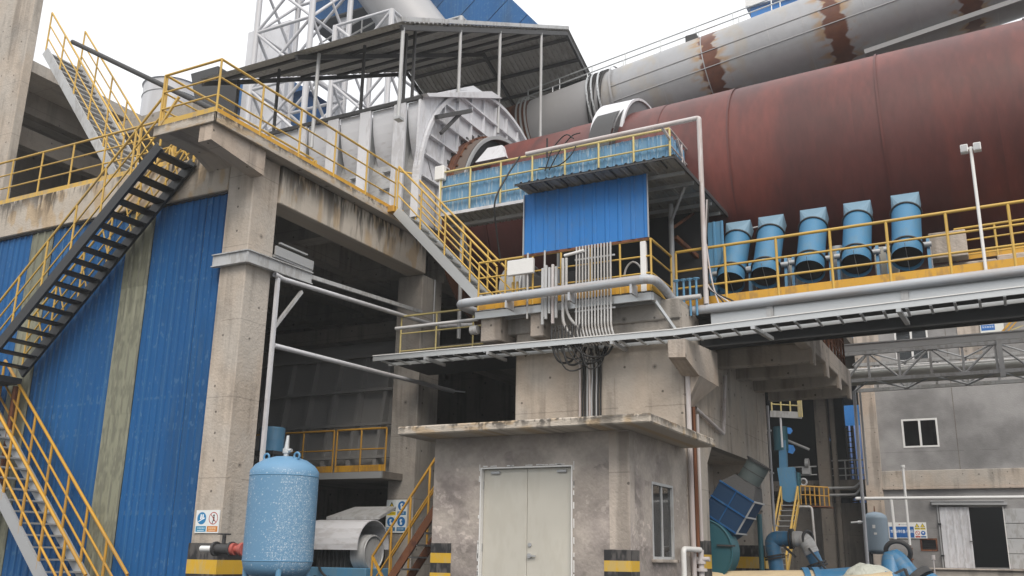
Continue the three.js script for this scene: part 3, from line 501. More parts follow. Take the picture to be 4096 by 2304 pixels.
// ---------------------------------------------------------------- tertiary air duct behind the kiln
{
  const DY = (x) => 16.58 + 0.147 * x, z = -25.5, r = 1.25;
  const t = thing('air_duct', 'long grey sheet-metal air duct with three rusted girths rising behind the kiln', 'duct', [-2, 15, z]);
  const yf = (x) => DY(x);
  part(t, 'duct_shell', tubeX(-9.95, 14.05, r, r, 96, yf, z, 0, 1), M.duct); part(t, 'duct_shell', tubeX(-12.4, -9.95, r, r, 64, yf, z), M.ductPlain);
  for (const x of [-9.3, -8.05, -6.75, -4.85, -3.9, -2.3, -1.1, 0.7]) part(t, 'seam', tubeX(x, x + 0.03, r + 0.006, r + 0.006, 96, yf, z), M.ductPlain);
  for (const x of [-10.35, -10.2, -9.98, -9.6]) part(t, 'joint_ring', tubeX(x, x + 0.06, r + 0.09, r + 0.09, 64, yf, z), x === -9.6 ? M.ductPlain : M.galv);
  for (const x of [-10.35, -10.2, -9.98]) { part(t, 'ring_face', discX(x + 0.06, r, r + 0.09, 0.012, yf, z), M.darkSteel); part(t, 'ring_face', discX(x - 0.012, r, r + 0.09, 0.012, yf, z), M.darkSteel); }
  part(t, 'end_coupling', tubeX(-13.4, -12.4, r + 0.05, r + 0.02, 64, yf, z), M.rust);
  for (const x of [-12.75, -12.6, -12.45]) part(t, 'joint_ring', tubeX(x, x + 0.07, r + 0.13, r + 0.13, 64, yf, z), M.galv);
  for (const dy of [-0.35, 0.15]) part(t, 'long_seam', bar([-9.6, yf(-9.6) + dy, z + Math.sqrt(r * r - dy * dy) + 0.004], [5, yf(5) + dy, z + Math.sqrt(r * r - dy * dy) + 0.004], 0.03, 0.02), M.ductPlain);
  part(t, 'lug', cbox(-7.45, -7.1, yf(-7.3) + r - 0.1, yf(-7.3) + r + 0.14, z + 0.1, z + 0.5, 0.02), M.darkSteel);
  part(t, 'cable_trough', bar([-2.4, yf(-2.4) - r - 0.05, z + 0.7], [9, yf(9) - r - 0.05, z + 0.7], 0.2, 0.13), std([0.26, 0.26, 0.265], 0.7));
  const h = thing('handrail', 'thin grey handrail along the top of the air duct', 'handrail', [-7, 17, z]);
  const P = (x, dz) => [x, yf(x) + r - 0.12, z + dz];
  rail(h, P(-13.2, -0.35), P(-5.0, -0.35), { n: 7, hs: [1.0, 0.55, 0.15], mat: M.galv, r: 0.02 }); rail(h, P(-13.2, 0.3), P(1.5, 0.3), { n: 12, hs: [0.36, 0.02], mat: M.galv, r: 0.02 });
  for (let i = 0; i < 7; i++) part(h, 'bracket', cyl([-11.8 + i * 1.1, yf(-11.8 + i * 1.1) + r - 0.1, z + 0.3], [-11.8 + i * 1.1, yf(-11.8 + i * 1.1) + r - 0.05, z - 0.35], 0.015), M.galv);
}
// ---------------------------------------------------------------- concrete kiln pier
{
  const t = thing('kiln_pier', 'massive beige concrete kiln pier behind the electrical room', 'pier', [-6.7, 0, -19]);
  part(t, 'pier_wall', cbox(-8.38, -5.04, 0, 6.05, -17.35, -16.03, 0.025), M.conc);
  part(t, 'pier_core', box(-8.38, -6.1, 0, 6.1, -21.4, -17.351), M.conc);
  part(t, 'pier_wall', cbox(-8.38, -5.04, 0, 6.1, -22.3, -21.401, 0.025), M.conc);
  part(t, 'lintel', box(-6.1, -5.045, 3.66, 6.1, -21.4, -17.351), M.conc);
  part(t, 'haunch', hull([-6.1, 3.66, -17.35], [-5.05, 3.66, -17.35], [-6.1, 3.3, -17.35], [-5.05, 3.3, -17.35], [-6.1, 3.66, -17.7], [-5.05, 3.66, -17.7]), M.conc);
  part(t, 'corbel', hull([-5.06, 5.2, -15.3], [-4.76, 5.2, -15.3], [-5.06, 4.9, -15.3], [-4.76, 4.88, -15.3], [-5.06, 5.34, -17.3], [-4.76, 5.34, -17.3], [-5.06, 4.7, -16.05], [-4.76, 4.7, -16.05], [-5.06, 4.7, -17.3], [-4.76, 4.7, -17.3]), M.concPale);
  part(t, 'corbel_haunch', hull([-5.04, 4.698, -16.1], [-4.765, 4.698, -16.1], [-5.04, 4.698, -17.2], [-4.765, 4.698, -17.2], [-5.04, 4.18, -16.1], [-5.04, 4.18, -16.4]), M.concPale);
  part(t, 'stripe_band', box(-6.0, -5.03, 1.68, 1.92, -21.398, -21.39), M.stripeBlack);
  [[1.92, 1.68, M.stripeBlack], [1.68, 1.44, M.stripeYellow], [1.44, 1.2, M.stripeBlack], [1.2, 0.9, M.stripeYellow]].forEach(([a, b, m], i) => { if (i) part(t, 'stripe_band', box(-6.0, -5.03, b, a, -21.398, -21.39), m); part(t, 'stripe_band', box(-5.04, -5.033, b, a, -22.28, -21.39), m); part(t, 'stripe_band', box(-5.04, -5.033, b, a, -17.34, -16.6), m); });
  // cantilevered ledge on the right side: cross beams, fascia, slab
  for (const z of [-18.4, -19.85, -21.35, -22.75]) part(t, 'ledge_beam', cbox(-5.05, -3.25, 5.26, 5.62, z - 0.14, z + 0.14, 0.015), M.conc);
  part(t, 'ledge_fascia', cbox(-3.42, -3.2, 5.48, 5.9, -23.0, -17.6, 0.015), M.concPale); part(t, 'ledge_slab', box(-5.045, -3.21, 5.72, 5.9, -22.98, -17.62), M.conc);
  for (const z of [-18.4, -19.85, -21.35, -22.75]) part(t, 'beam_end', cbox(-3.26, -3.19, 5.2, 5.6, z - 0.15, z + 0.15, 0.01), M.concPale);
  // deck beams under the control platform
  for (const [x, w] of [[-8.75, 0.22], [-7.75, 0.14]]) part(t, 'deck_beam', cbox(x - w, x + w, 5.58, 6.12, -17.3, -15.66, 0.02), M.concPale);
  part(t, 'cap_beam', cbox(-9.0, -5.05, 5.75, 6.13, -16.6, -15.98, 0.02), M.concGrey);
}
{
  const t = thing('handrail', 'rust-brown crowded guard rail on top of the cantilevered ledge', 'handrail', [-3.3, 5.9, -20]);
  rail(t, [-3.3, 5.9, -19.0], [-3.3, 5.9, -22.9], { n: 9, hs: [1.0, 0.65, 0.3], mat: M.rust, r: 0.025 }); rail(t, [-3.3, 5.9, -22.9], [-4.9, 5.9, -22.9], { n: 4, hs: [1.0, 0.65, 0.3], mat: M.rust, r: 0.025 });
  for (let i = 0; i < 5; i++) part(t, 'brace', bar([-3.3, 5.95, -20.8 - i * 0.4], [-3.3, 6.8, -21.2 - i * 0.4], 0.03), M.rust);
}
// ---------------------------------------------------------------- electrical room
{
  const t = thing('electrical_room', 'low grey-brown plastered room with wide double door, in front of the pier', 'building', [-6.7, 0, -14.7]);
  const hole = (x0, x1, y0, y1) => [[x0, y0], [x0, y1], [x1, y1], [x1, y0]];
  const fw = extr([[-8.41, 0], [-5.04, 0], [-5.04, 3.42], [-8.41, 3.42]], 0.2, [hole(-7.54, -5.95, 0.42, 2.93)]); fw.translate(0, 0, -13.5); part(t, 'front_wall', fw, M.plaster);
  const rw = extr([[13.501, 0], [16.025, 0], [16.025, 3.42], [13.501, 3.42]], 0.2, [hole(14.26, 15.24, 1.6, 2.72)]); rw.rotateY(Math.PI / 2); rw.translate(-5.24, 0, 0); part(t, 'right_wall', rw, M.plaster);
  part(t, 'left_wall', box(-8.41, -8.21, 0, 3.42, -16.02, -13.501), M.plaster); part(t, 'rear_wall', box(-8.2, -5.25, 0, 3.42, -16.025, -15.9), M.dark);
  part(t, 'roof_slab', vband(cbox(-8.73, -4.47, 3.42, 3.555, -15.9, -12.65, 0.02), 3.3, 3.57), M.streak);
  part(t, 'floor', box(-8.2, -5.25, 0, 0.42, -15.9, -13.5), M.concDark);
  for (const s of [0, 1]) { const x0 = s ? -6.742 : -7.515, x1 = s ? -5.975 : -6.748, d = part(t, 'door_leaf', cbox(x0, x1, 0.43, 2.905, -13.42, -13.37, 0.004), M.cream); if (s) { part(d, 'lock', cyl([-6.69, 1.76, -13.38], [-6.69, 1.76, -13.35], 0.03, 14), M.steel); part(d, 'handle', [cyl([-6.69, 1.6, -13.38], [-6.69, 1.6, -13.33], 0.035, 14), bar([-6.69, 1.6, -13.335], [-6.58, 1.595, -13.335], 0.02)], M.steel); } }
  for (const x of [-7.525, -5.965]) for (const y of [0.75, 1.65, 2.6]) part(t, 'hinge', cyl([x, y, -13.36], [x, y + 0.12, -13.36], 0.014, 8), M.steel);
  part(t, 'door_frame', [box(-7.54, -7.52, 0.42, 2.93, -13.45, -13.285), box(-5.97, -5.95, 0.42, 2.93, -13.45, -13.285), box(-7.52, -5.97, 2.91, 2.93, -13.45, -13.285)], M.white);
  for (const x of [-7.3, -6.15]) part(t, 'door_closer', cbox(x - 0.08, x + 0.08, 2.83, 2.87, -13.37, -13.33, 0.006), M.steel);
  // rough white filler round the frame
  const fill = []; for (let i = 0; i < 46; i++) { const s = i % 3, k = rnd(); const c = s === 0 ? [-7.56, 0.5 + 2.4 * k] : s === 1 ? [-5.93, 0.5 + 2.4 * k] : [-7.5 + 1.55 * k, 2.945]; fill.push(s === 2 ? cbox(c[0], c[0] + 0.1 * rr(0.3, 1), c[1] - 0.005, c[1] + rr(0.004, 0.016), -13.31, -13.29, 0.003) : cbox(c[0] - rr(0.002, 0.012), c[0] + 0.008, c[1], c[1] + rr(0.05, 0.14), -13.31, -13.29, 0.003)); }
  part(t, 'frame_filler', fill, M.white, undefined, 'stuff');
  const w = part(t, 'window', [box(-5.1, -5.03, 1.58, 1.62, -15.26, -14.24), box(-5.1, -5.03, 2.7, 2.74, -15.26, -14.24), box(-5.1, -5.03, 1.62, 2.7, -14.28, -14.24), box(-5.1, -5.03, 1.62, 2.7, -15.26, -15.22), box(-5.09, -5.05, 1.62, 2.7, -14.78, -14.74)], M.greySteel);
  part(w, 'pane', box(-5.075, -5.07, 1.62, 2.7, -14.74, -14.28), M.glass); part(w, 'pane', box(-5.075, -5.07, 1.62, 2.7, -15.22, -14.78), M.glass); part(w, 'sill', cbox(-5.12, -4.98, 1.53, 1.578, -15.32, -14.18, 0.008), M.concPale);
  part(t, 'equipment', cyl([-5.5, 1.9, -14.6], [-5.3, 1.9, -14.6], 0.25, 20), M.steel);
  for (const [y0, y1, m] of [[1.55, 1.7, M.stripeBlack], [1.4, 1.55, M.stripeYellow], [1.25, 1.4, M.stripeBlack], [1.1, 1.25, M.stripeYellow], [0.95, 1.1, M.stripeBlack]]) {
    part(t, 'stripe_band', [box(-5.45, -5.033, y0, y1, -13.302, -13.293), box(-5.042, -5.033, y0, y1, -13.64, -13.302)], m); part(t, 'stripe_band', [box(-8.418, -8.04, y0 + 0.07, y1 + 0.07, -13.302, -13.293), box(-8.418, -8.409, y0 + 0.07, y1 + 0.07, -13.7, -13.302)], m);
  }
  part(t, 'corner_patch', box(-5.36, -5.038, 1.71, 3.4, -13.3005, -13.297), M.concPale);
}
single('conduit', 'pinkish-white drain pipe beside the window wall of the electrical room', 'pipe', path([[-4.98, 0.2, -16.1], [-4.98, 5.0, -16.1]], 0.045), M.pinkWhite);
single('conduit', 'rust-stained thin pipe next to the white drain pipe on the pier corner', 'pipe', cyl([-4.98, 0.2, -16.38], [-4.98, 4.2, -16.38], 0.035), M.rust);
single('conduit', 'pale conduit on the pier side right of the stained pipe', 'pipe', cyl([-4.98, 1.9, -16.6], [-4.98, 4.1, -16.6], 0.03), M.pinkWhite);
single('water_pipe', 'white bent pipe with elbow low on the corner of the electrical room', 'pipe', path([[-4.9, 0, -15.3], [-4.9, 1.75, -15.3], [-4.9, 1.75, -16.2]], 0.045, 0.08), M.white);
single('valve_stack', 'dirty white valve stack at the foot of the drain pipe', 'valve', [cyl([-4.9, 0.9, -16.25], [-4.9, 1.75, -16.25], 0.05), ...[1.0, 1.12, 1.25, 1.4, 1.52].map((y, i) => cyl([-4.9, y, -16.25], [-4.9, y + 0.05, -16.25], i % 2 ? 0.1 : 0.08, 12)), cyl([-4.98, 1.6, -16.25], [-4.75, 1.6, -16.25], 0.04)], M.pinkWhite);
single('angle_pipe', 'rusty angled pipe on the pier side under the ledge beams', 'pipe', path([[-4.98, 4.2, -16.5], [-4.98, 3.95, -18.3], [-4.98, 5.15, -18.6]], 0.035, 0.04), M.pinkWhite);
// cables down the pier wall
{
  const t = thing('cable_bundle', 'bundle of dark and pale cables running down the pier wall to the roof slab', 'cables', [-6.9, 3.6, -15.98]);
  [[-7.0, 1], [-6.94, 0], [-6.9, 0], [-6.86, 2], [-6.81, 1], [-6.76, 2], [-6.72, 0], [-6.67, 2], [-6.63, 0], [-6.59, 0]].forEach(([x, k], i) => part(t, 'cable', cable([[x, 3.6, -15.97], [x + rr(-0.01, 0.01), 4.4, -15.98], [x + rr(-0.01, 0.01), 5.1, -15.97], [x + rr(-0.05, 0.05), 5.5, -15.7]], k === 1 ? 0.022 : 0.017, 10), [M.rubber, M.pinkWhite, M.steel][k]));
}
// ---------------------------------------------------------------- control platform and blue shed
{
  const t = thing('control_platform', 'steel deck on concrete beam ends carrying the small blue shed', 'platform', [-7, 6.1, -16.2]);
  part(t, 'deck_plate', box(-9.1, -5.43, 6.16, 6.2, -17.6, -15.6), M.darkSteel); part(t, 'edge_channel', bar([-9.05, 6.1, -15.6], [-5.43, 6.1, -15.6], 0.06, 0.14), M.galv); part(t, 'edge_channel', bar([-5.43, 6.1, -15.6], [-5.43, 6.1, -16.75], 0.06, 0.14), M.galv);
  for (const z of [-15.9, -16.3]) part(t, 'joist', bar([-9, 6.1, z], [-5.5, 6.1, z], 0.08, 0.1), M.steel);
  part(t, 'brace', bar([-5.43, 6.05, -15.75], [-5.1, 5.45, -16.1], 0.05), M.galv);
}
{
  const t = thing('handrail', 'yellow guard rail round the control platform under the blue shed', 'handrail', [-7, 6.2, -15.6]);
  rail(t, [-9.0, 6.2, -15.6], [-5.43, 6.2, -15.6], { n: 6, hs: [0.98, 0.66, 0.34], toe: 0.14, tmat: M.yellowDeep, ends: [true, true] }); rail(t, [-5.43, 6.2, -15.6], [-5.43, 6.2, -16.75], { n: 1, hs: [0.98, 0.66, 0.34], toe: 0.12, ends: [false, true] });
  part(t, 'post', cyl([-8.25, 6.2, -15.62], [-8.25, 6.7, -15.62], 0.025), M.yellow); part(t, 'post', cyl([-8.15, 6.2, -15.62], [-8.15, 6.7, -15.62], 0.025), M.yellow);
}
{
  const t = thing('control_shed', 'small bright blue corrugated shed with rusty overhanging canopy roof', 'shed', [-6.7, 6.2, -16.5]);
  const xs = Array.from({ length: 11 }, (_, i) => -8.0 + i * 0.255);
  for (let i = 0; i < 10; i++) part(t, 'cladding_sheet', place(corr(0.252, 1.24 , 0.252, 0.02), [xs[i], 7.21, -15.58], [1, 0, 0], [0, 1, 0], [0, 0, 1]), M.blueBright);
  for (const x of [-5.45, -8.0]) part(t, 'trim', bar([x, 7.2, -15.56], [x, 8.44, -15.56], 0.02, 0.03), M.steel); part(t, 'sill_bar', bar([-8, 7.19, -15.6], [-5.45, 7.19, -15.6], 0.05, 0.05), M.rust);
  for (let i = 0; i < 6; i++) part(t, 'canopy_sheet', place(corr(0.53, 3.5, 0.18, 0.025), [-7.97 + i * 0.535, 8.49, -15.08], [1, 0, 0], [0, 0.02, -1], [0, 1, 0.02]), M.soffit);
  for (let i = 0; i < 9; i++) part(t, 'canopy_rib', bar([-7.7 + i * 0.33, 8.475, -15.1], [-7.7 + i * 0.33, 8.475, -15.55], 0.02, 0.02), M.darkSteel);
  part(t, 'canopy_edge', [bar([-4.77, 8.47, -15.1], [-4.77, 8.53, -18.6], 0.03, 0.08), bar([-7.97, 8.46, -15.09], [-4.77, 8.46, -15.09], 0.02, 0.03)], M.darkSteel);
  for (const z of [-15.75, -16.3, -16.9, -17.5, -18.1]) part(t, 'purlin', bar([-7.95, 8.42, z], [-4.8, 8.42, z], 0.05, 0.06), M.galv);
  part(t, 'corner_post', cyl([-5.55, 6.2, -17.2], [-5.55, 8.42, -17.2], 0.05, 10), M.greySteel); part(t, 'corner_post', cyl([-8.0, 6.2, -17.2], [-8.0, 8.42, -17.2], 0.05, 10), M.greySteel);
  part(t, 'strut', bar([-5.55, 8.0, -17.15], [-5.0, 8.42, -16.4], 0.05), M.greySteel); part(t, 'strut', bar([-5.55, 7.9, -17.2], [-5.3, 8.42, -17.9], 0.05), M.rust); part(t, 'diagonal', bar([-5.5, 7.75, -17.3], [-4.9, 7.1, -18.8], 0.08), M.rust);
  part(t, 'white_post', cbox(-5.63, -5.52, 6.2, 7.15, -15.66, -15.58, 0.008), M.white);
  part(t, 'cabinet', cbox(-7.9, -7.2, 6.2, 7.3, -17.6, -17.2, 0.01), M.darkSteel);
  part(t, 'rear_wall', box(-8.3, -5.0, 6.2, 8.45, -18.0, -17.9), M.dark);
}
single('junction_box', 'white rectangular box hung on the control platform rail below the stair foot', 'box', cbox(-8.28, -7.72, 6.78, 7.08, -15.5, -15.42, 0.01), M.white);
{
  const t = thing('conduit_bank', 'bank of twelve upright pale conduits bending into the cable tray', 'conduits', [-6.5, 5.4, -15.45]);
  for (let i = 0; i < 12; i++) { const x = -6.86 + i * 0.062; part(t, 'conduit', path([[x, 7.2, -15.52], [x, 5.6, -15.5], [x + 0.05, 5.4, -15.52], [x + 0.12, 5.3, -15.6]], i === 11 ? 0.02 : 0.017, 0.15, 7), M.pipeGrey); }
  part(t, 'clip_bar', bar([-6.9, 6.95, -15.54], [-6.1, 6.95, -15.54], 0.02, 0.03), M.steel); part(t, 'clip_bar', bar([-6.9, 5.95, -15.53], [-6.1, 5.95, -15.53], 0.02, 0.03), M.steel);
}
{
  const t = thing('conduit_bank', 'flat trunking and thicker conduits left of the twelve-pipe bank', 'conduits', [-7.2, 5.4, -15.45]);
  for (const [x, y0, y1, r] of [[-7.13, 5.4, 7.0, 0.03], [-7.06, 5.6, 7.0, 0.028]]) part(t, 'conduit', path([[x, y1, -15.5], [x, y0 + 0.3, -15.5], [x + 0.25, y0, -15.6]], r, 0.2), M.pipeGrey);
  for (let i = 0; i < 5; i++) part(t, 'trunking', cbox(-7.56 + i * 0.07, -7.51 + i * 0.07, 5.75 + (i % 3) * 0.1, 6.85 + (i % 2) * 0.05, -15.5, -15.45, 0.006), i === 3 ? M.pinkWhite : M.greySteel);
  for (const x of [-7.86, -7.5]) part(t, 'conduit', cyl([x, 5.9, -15.48], [x, 7.2, -15.48], 0.02), M.pipeGrey);
  part(t, 'bracket', cyl([-7.1, 7.05, -15.5], [-6.7, 7.1, -15.5], 0.03), M.white);
}
{
  const t = thing('hanging_cables', 'loops of black cable hanging below the tray above the door', 'cables', [-6.9, 5.0, -15.6]);
  for (let i = 0; i < 9; i++) { const x = -7.35 + i * 0.07, d = rr(0.25, 0.5), w = rr(0.3, 0.7); part(t, 'cable', cable([[x, 5.7, -15.5], [x + 0.03, 5.35, -15.45], [x + w * 0.4, 5.35 - d, -15.5], [x + w * 0.8, 5.3 - d * 0.7, -15.7], [x + w, 5.4, -15.85]], i % 3 ? 0.014 : 0.022), M.rubber); }
}
single('cable', 'black cable dropping from the white pipe past the canopy into the shed', 'cable', cable([[-8.6, 9.75, -16.5], [-8.75, 9.2, -16.2], [-8.9, 8.6, -16.0], [-8.95, 8.0, -16.2], [-8.95, 7.4, -16.4]], 0.02), M.rubber);
single('cable', 'coil of pale hose arching over the platform rail below the shed', 'cable', cable([[-6.05, 6.3, -15.8], [-5.98, 6.75, -15.8], [-5.85, 6.85, -15.8], [-5.7, 6.72, -15.8], [-5.66, 6.3, -15.8]], 0.02), M.pipeGrey);
{
  const t = thing('cable_tangle', 'tangle of thin black wires at the screen rail beside the ring cover', 'cables', [-7.9, 9.5, -17.1]);
  [cable([[-8.3, 9.6, -17.1], [-8.1, 10.1, -17.1], [-7.8, 10.35, -17.1], [-7.6, 10.2, -17.05]], 0.014), cable([[-8.2, 9.6, -17.1], [-7.95, 10.0, -17.1], [-7.65, 10.3, -17.1], [-7.45, 10.3, -17.05]], 0.014), cable([[-8.4, 9.65, -17.0], [-7.9, 9.6, -16.95], [-7.6, 9.8, -16.95], [-7.5, 10.05, -17.0]], 0.014), cyl([-8.25, 9.9, -17.1], [-8.25, 10.35, -17.1], 0.02)].forEach((g, i) => part(t, i < 3 ? 'wire' : 'stake', g, M.rubber));
}
// stair from the left platform down to the control platform
{
  const t = thing('staircase', 'middle stair with yellow rails going down from the left platform to the control deck', 'staircase', [-10, 6.2, -16.5]);
  flight(t, [-11.45, 8.86, -16.15], [-8.9, 6.2, -16.15], [0, 0, -0.75], { n: 12, smat: M.galv, tmat: M.galv, sh: 0.2, rmat: M.yellow, posts: 4, hs: [1.05, 0.7, 0.38] });
  part(t, 'top_bracket', cbox(-11.9, -11.5, 8.85, 9.0, -16.5, -16.1, 0.01), M.yellowDeep);
}
// light blue screen with rail and eaves above the stair
{
  const t = thing('rain_screen', 'light blue peeling corrugated screen with white gutter in front of the kiln', 'screen', [-8.2, 8.8, -17.2]);
  const n = 14, w = 5.4 / n; for (let i = 0; i < n; i++) part(t, 'screen_sheet', place(corr(w - 0.004, 0.92, 0.19, 0.02), [-10.95 + i * w, 9.05 + rr(-0.008, 0.008), -17.2], [1, 0, 0], [0, 1, 0], [0, 0, 1]), M.peel);
  for (let i = 0; i < 4; i++) part(t, 'screen_sheet', place(corr(0.36, 0.92, 0.19, 0.02), [-5.54, 9.05, -17.25 - i * 0.365], [0, 0, -1], [0, 1, 0], [1, 0, 0]), M.peel);
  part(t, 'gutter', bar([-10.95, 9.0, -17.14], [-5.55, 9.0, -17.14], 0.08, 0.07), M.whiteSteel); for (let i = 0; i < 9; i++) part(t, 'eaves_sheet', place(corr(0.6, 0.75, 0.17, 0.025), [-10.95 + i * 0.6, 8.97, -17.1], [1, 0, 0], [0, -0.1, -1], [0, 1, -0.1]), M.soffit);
  part(t, 'eaves_beam', bar([-10.95, 8.9, -17.6], [-5.55, 8.9, -17.6], 0.08, 0.1), M.steel);
  for (const x of [-10.6, -9.0]) part(t, 'eaves_post', cyl([x, 6.2, -17.55], [x, 8.9, -17.55], 0.045), M.greySteel);
}
{
  const t = thing('handrail', 'pale yellow rail in front of the light blue screen', 'handrail', [-8.2, 9, -17.1]);
  rail(t, [-10.95, 9.05, -17.12], [-5.5, 9.05, -17.12], { n: 7, hs: [0.98, 0.62, 0.26], mat: M.yellowPale, r: 0.025 }); rail(t, [-5.5, 9.05, -17.12], [-5.5, 9.05, -18.7], { n: 2, hs: [0.98, 0.62, 0.1], mat: M.pinkWhite, ends: [false, true] });
  part(t, 'brace', bar([-5.5, 9.05, -18.7], [-5.5, 10.0, -17.6], 0.04), M.pinkWhite);
}
single('junction_box', 'small white box on a post at the left end of the screen rail', 'box', [cbox(-11.1, -10.85, 9.85, 10.2, -17.2, -17.05, 0.02), cyl([-10.97, 8.9, -17.12], [-10.97, 9.9, -17.12], 0.025)], M.white);
single('water_pipe', 'white pipe running along the screen rail and down past the shed', 'pipe', [path([[-8.5, 9.83, -16.6], [-4.73, 9.88, -16.6], [-4.73, 6.12, -16.6]], 0.05, 0.05), bar([-5.5, 9.86, -16.6], [-5.5, 9.8, -17.1], 0.05)], M.pinkWhite);
single('corrugated_panel', 'narrow blue corrugated panel behind the white vertical pipe', 'panel', place(corr(0.32, 1.85, 0.16, 0.025), [-4.96, 6.25, -17.7], [1, 0, 0], [0, 1, 0], [0, 0, 1]), M.ltBlue);
{
  const t = thing('valve_group', 'blue valve group on the walkway beside the white vertical pipe', 'valves', [-5, 6.1, -16.5]);
  part(t, 'manifold', cyl([-5.3, 6.25, -16.5], [-4.8, 6.25, -16.5], 0.05), M.pipeGrey); for (const x of [-5.25, -5.12, -5.0, -4.88]) { part(t, 'riser', cyl([x, 5.9, -16.5], [x, 6.6, -16.5], 0.022), M.ltBlue); part(t, 'hand_wheel', flat(new THREE.TorusGeometry(0.06, 0.012, 6, 14).rotateX(Math.PI / 2).translate(x, 6.6, -16.5)), M.ltBlue); }
  for (let i = 0; i < 4; i++) part(t, 'hose', cable([[-4.75 + i * 0.04, 8.2, -16.7], [-4.7, 7.3, -16.65], [-4.6 - i * 0.05, 6.5, -16.6], [-4.5 + i * 0.1, 6.1, -16.6]], 0.016), i % 2 ? M.rubber : M.pinkWhite);
}
{
  const t = thing('support_roller', 'large grey steel roller in the dark bay behind the middle stair', 'roller', [-9.4, 6.2, -18.3]);
  part(t, 'roller_wheel', cyl([-9.7, 7.25, -18.4], [-9.2, 7.25, -18.4], 0.7, 32), M.steel); part(t, 'roller_rim', flat(new THREE.TorusGeometry(0.66, 0.05, 8, 32).rotateY(Math.PI / 2).translate(-9.2, 7.25, -18.4)), M.steel); part(t, 'bearing_box', cbox(-9.1, -8.5, 6.2, 7.6, -18.9, -18.1, 0.03), M.darkSteel); part(t, 'base_plate', box(-10, -8.4, 6.05, 6.2, -19.2, -17.8), M.darkSteel);
}
struct('machine_floor', box(-11.6, -8.39, 5.95, 6.1, -25, -17.62), M.concDark);
struct('machine_wall', box(-11.7, -7.0, 0, 9, -25.5, -25.2), M.dark);  // wall added in near-black colour so the bay in front stays dark
// white process pipe along the control deck and the walkway
single('process_pipe', 'thick blue-grey pipe along the control deck, dropping in an S bend to the walkway', 'pipe', [path([[-9.3, 6.32, -16.4], [-9.3, 6.3, -15.3], [-5.3, 6.34, -15.3], [-5.3, 6.3, -15.95], [-5.25, 6.04, -16.62], [-4.9, 6.03, -16.62], [3.5, 6.17, -16.62]], 0.085, 0.22, 14), ...[-8.2, -6.9, -5.7].map((x) => box(x - 0.02, x + 0.02, 6.1, 6.3, -15.55, -15.25))], M.pipeBlueGrey);
// ---------------------------------------------------------------- walkway girder to the right
{
  const t = thing('walkway', 'steel walkway on a dark deep girder crossing to the right in front of the kiln', 'walkway', [-1, 5.3, -17.4]);
  part(t, 'girder', [bar([-5.0, 5.66, -17.0], [4, 5.74, -17.0], 0.04, 0.62), bar([-5.0, 5.37, -16.95], [4, 5.45, -16.95], 0.3, 0.03), bar([-5.0, 5.96, -16.95], [4, 6.04, -16.95], 0.3, 0.03)], std([0.012, 0.0125, 0.013], 0.85));
  part(t, 'side_plate', bar([-4.68, 5.8, -16.7], [4, 5.98, -16.7], 0.03, 0.36), M.galv);
  part(t, 'deck_plate', hull([-5.4, 6.13, -16.8], [4, 6.26, -16.8], [-5.4, 6.16, -16.8], [4, 6.29, -16.8], [-5.4, 6.13, -18.9], [4, 6.26, -18.9], [-5.4, 6.16, -18.9], [4, 6.29, -18.9]), M.darkSteel);
  for (const x of [-3.6, -1.35, 0.9]) { part(t, 'bracket', bar([x, 6.12, -16.66], [x, 5.55, -16.66], 0.12, 0.04), M.greySteel); part(t, 'tray_arm', bar([x, 5.25 + (x + 5) * 0.0255, -15.3], [x, 5.35 + (x + 5) * 0.0255, -16.7], 0.07, 0.06), M.galv); }
}
{
  const t = thing('handrail', 'long bright yellow guard rail along the right walkway', 'handrail', [-1, 6.2, -16.8]);
  rail(t, [-5.35, 6.15, -16.8], [3.2, 6.27, -16.8], { n: 9, hs: [1.11, 0.72, 0.38], r: 0.027, toe: 0.15, tmat: M.yellowDeep });
}
{
  const t = thing('cable_tray', 'galvanised ladder cable tray running the width of the platforms', 'cable tray', [-4, 5.4, -15.6]);
  const ty = (x) => x < -5 ? 5.345 - (x + 5) * 0.008 : 5.345 + (x + 5) * 0.0255;
  for (const [x0, x1] of [[-11.3, -5], [-5, 3]]) { part(t, 'side_rail', bar([x0, ty(x0), -15.4], [x1, ty(x1), -15.4], 0.03, 0.1), M.galv); part(t, 'side_rail', bar([x0, ty(x0), -15.95], [x1, ty(x1), -15.95], 0.03, 0.1), M.galv); part(t, 'lip', bar([x0, ty(x0) + 0.055, -15.39], [x1, ty(x1) + 0.055, -15.39], 0.05, 0.015), M.white); for (let i = 0; i < 5; i++) part(t, 'tray_cable', cyl([x0, ty(x0) + 0.01, -15.5 - i * 0.08], [x1, ty(x1) + 0.01, -15.5 - i * 0.08], 0.025, 6), M.rubber); }
  for (let x = -11.1; x < 3; x += 0.34) part(t, 'rung', bar([x, ty(x) - 0.05, -15.4], [x, ty(x) - 0.05, -15.95], 0.04, 0.03), M.galv);
  for (const x of [-10.0, -8.6, -6.1]) part(t, 'tray_arm', bar([x, ty(x) - 0.1, -15.3], [x, ty(x) - 0.1, -16.05], 0.05, 0.06), M.steel);
}
{
  const t = thing('handrail', 'dull grey-yellow rail of the lower gangway left of the control platform', 'handrail', [-10, 5.6, -17]);
  rail(t, [-11.9, 5.75, -17.2], [-9.1, 5.75, -17.2], { n: 3, hs: [1.0, 0.6, 0.2], mat: M.yellowPale });
  part(t, 'deck_edge', bar([-11.9, 5.7, -17.2], [-9.1, 5.7, -17.2], 0.06, 0.12), M.yellowDeep); part(t, 'deck', box(-11.9, -9.1, 5.62, 5.66, -18.4, -17.2), M.darkSteel);
}
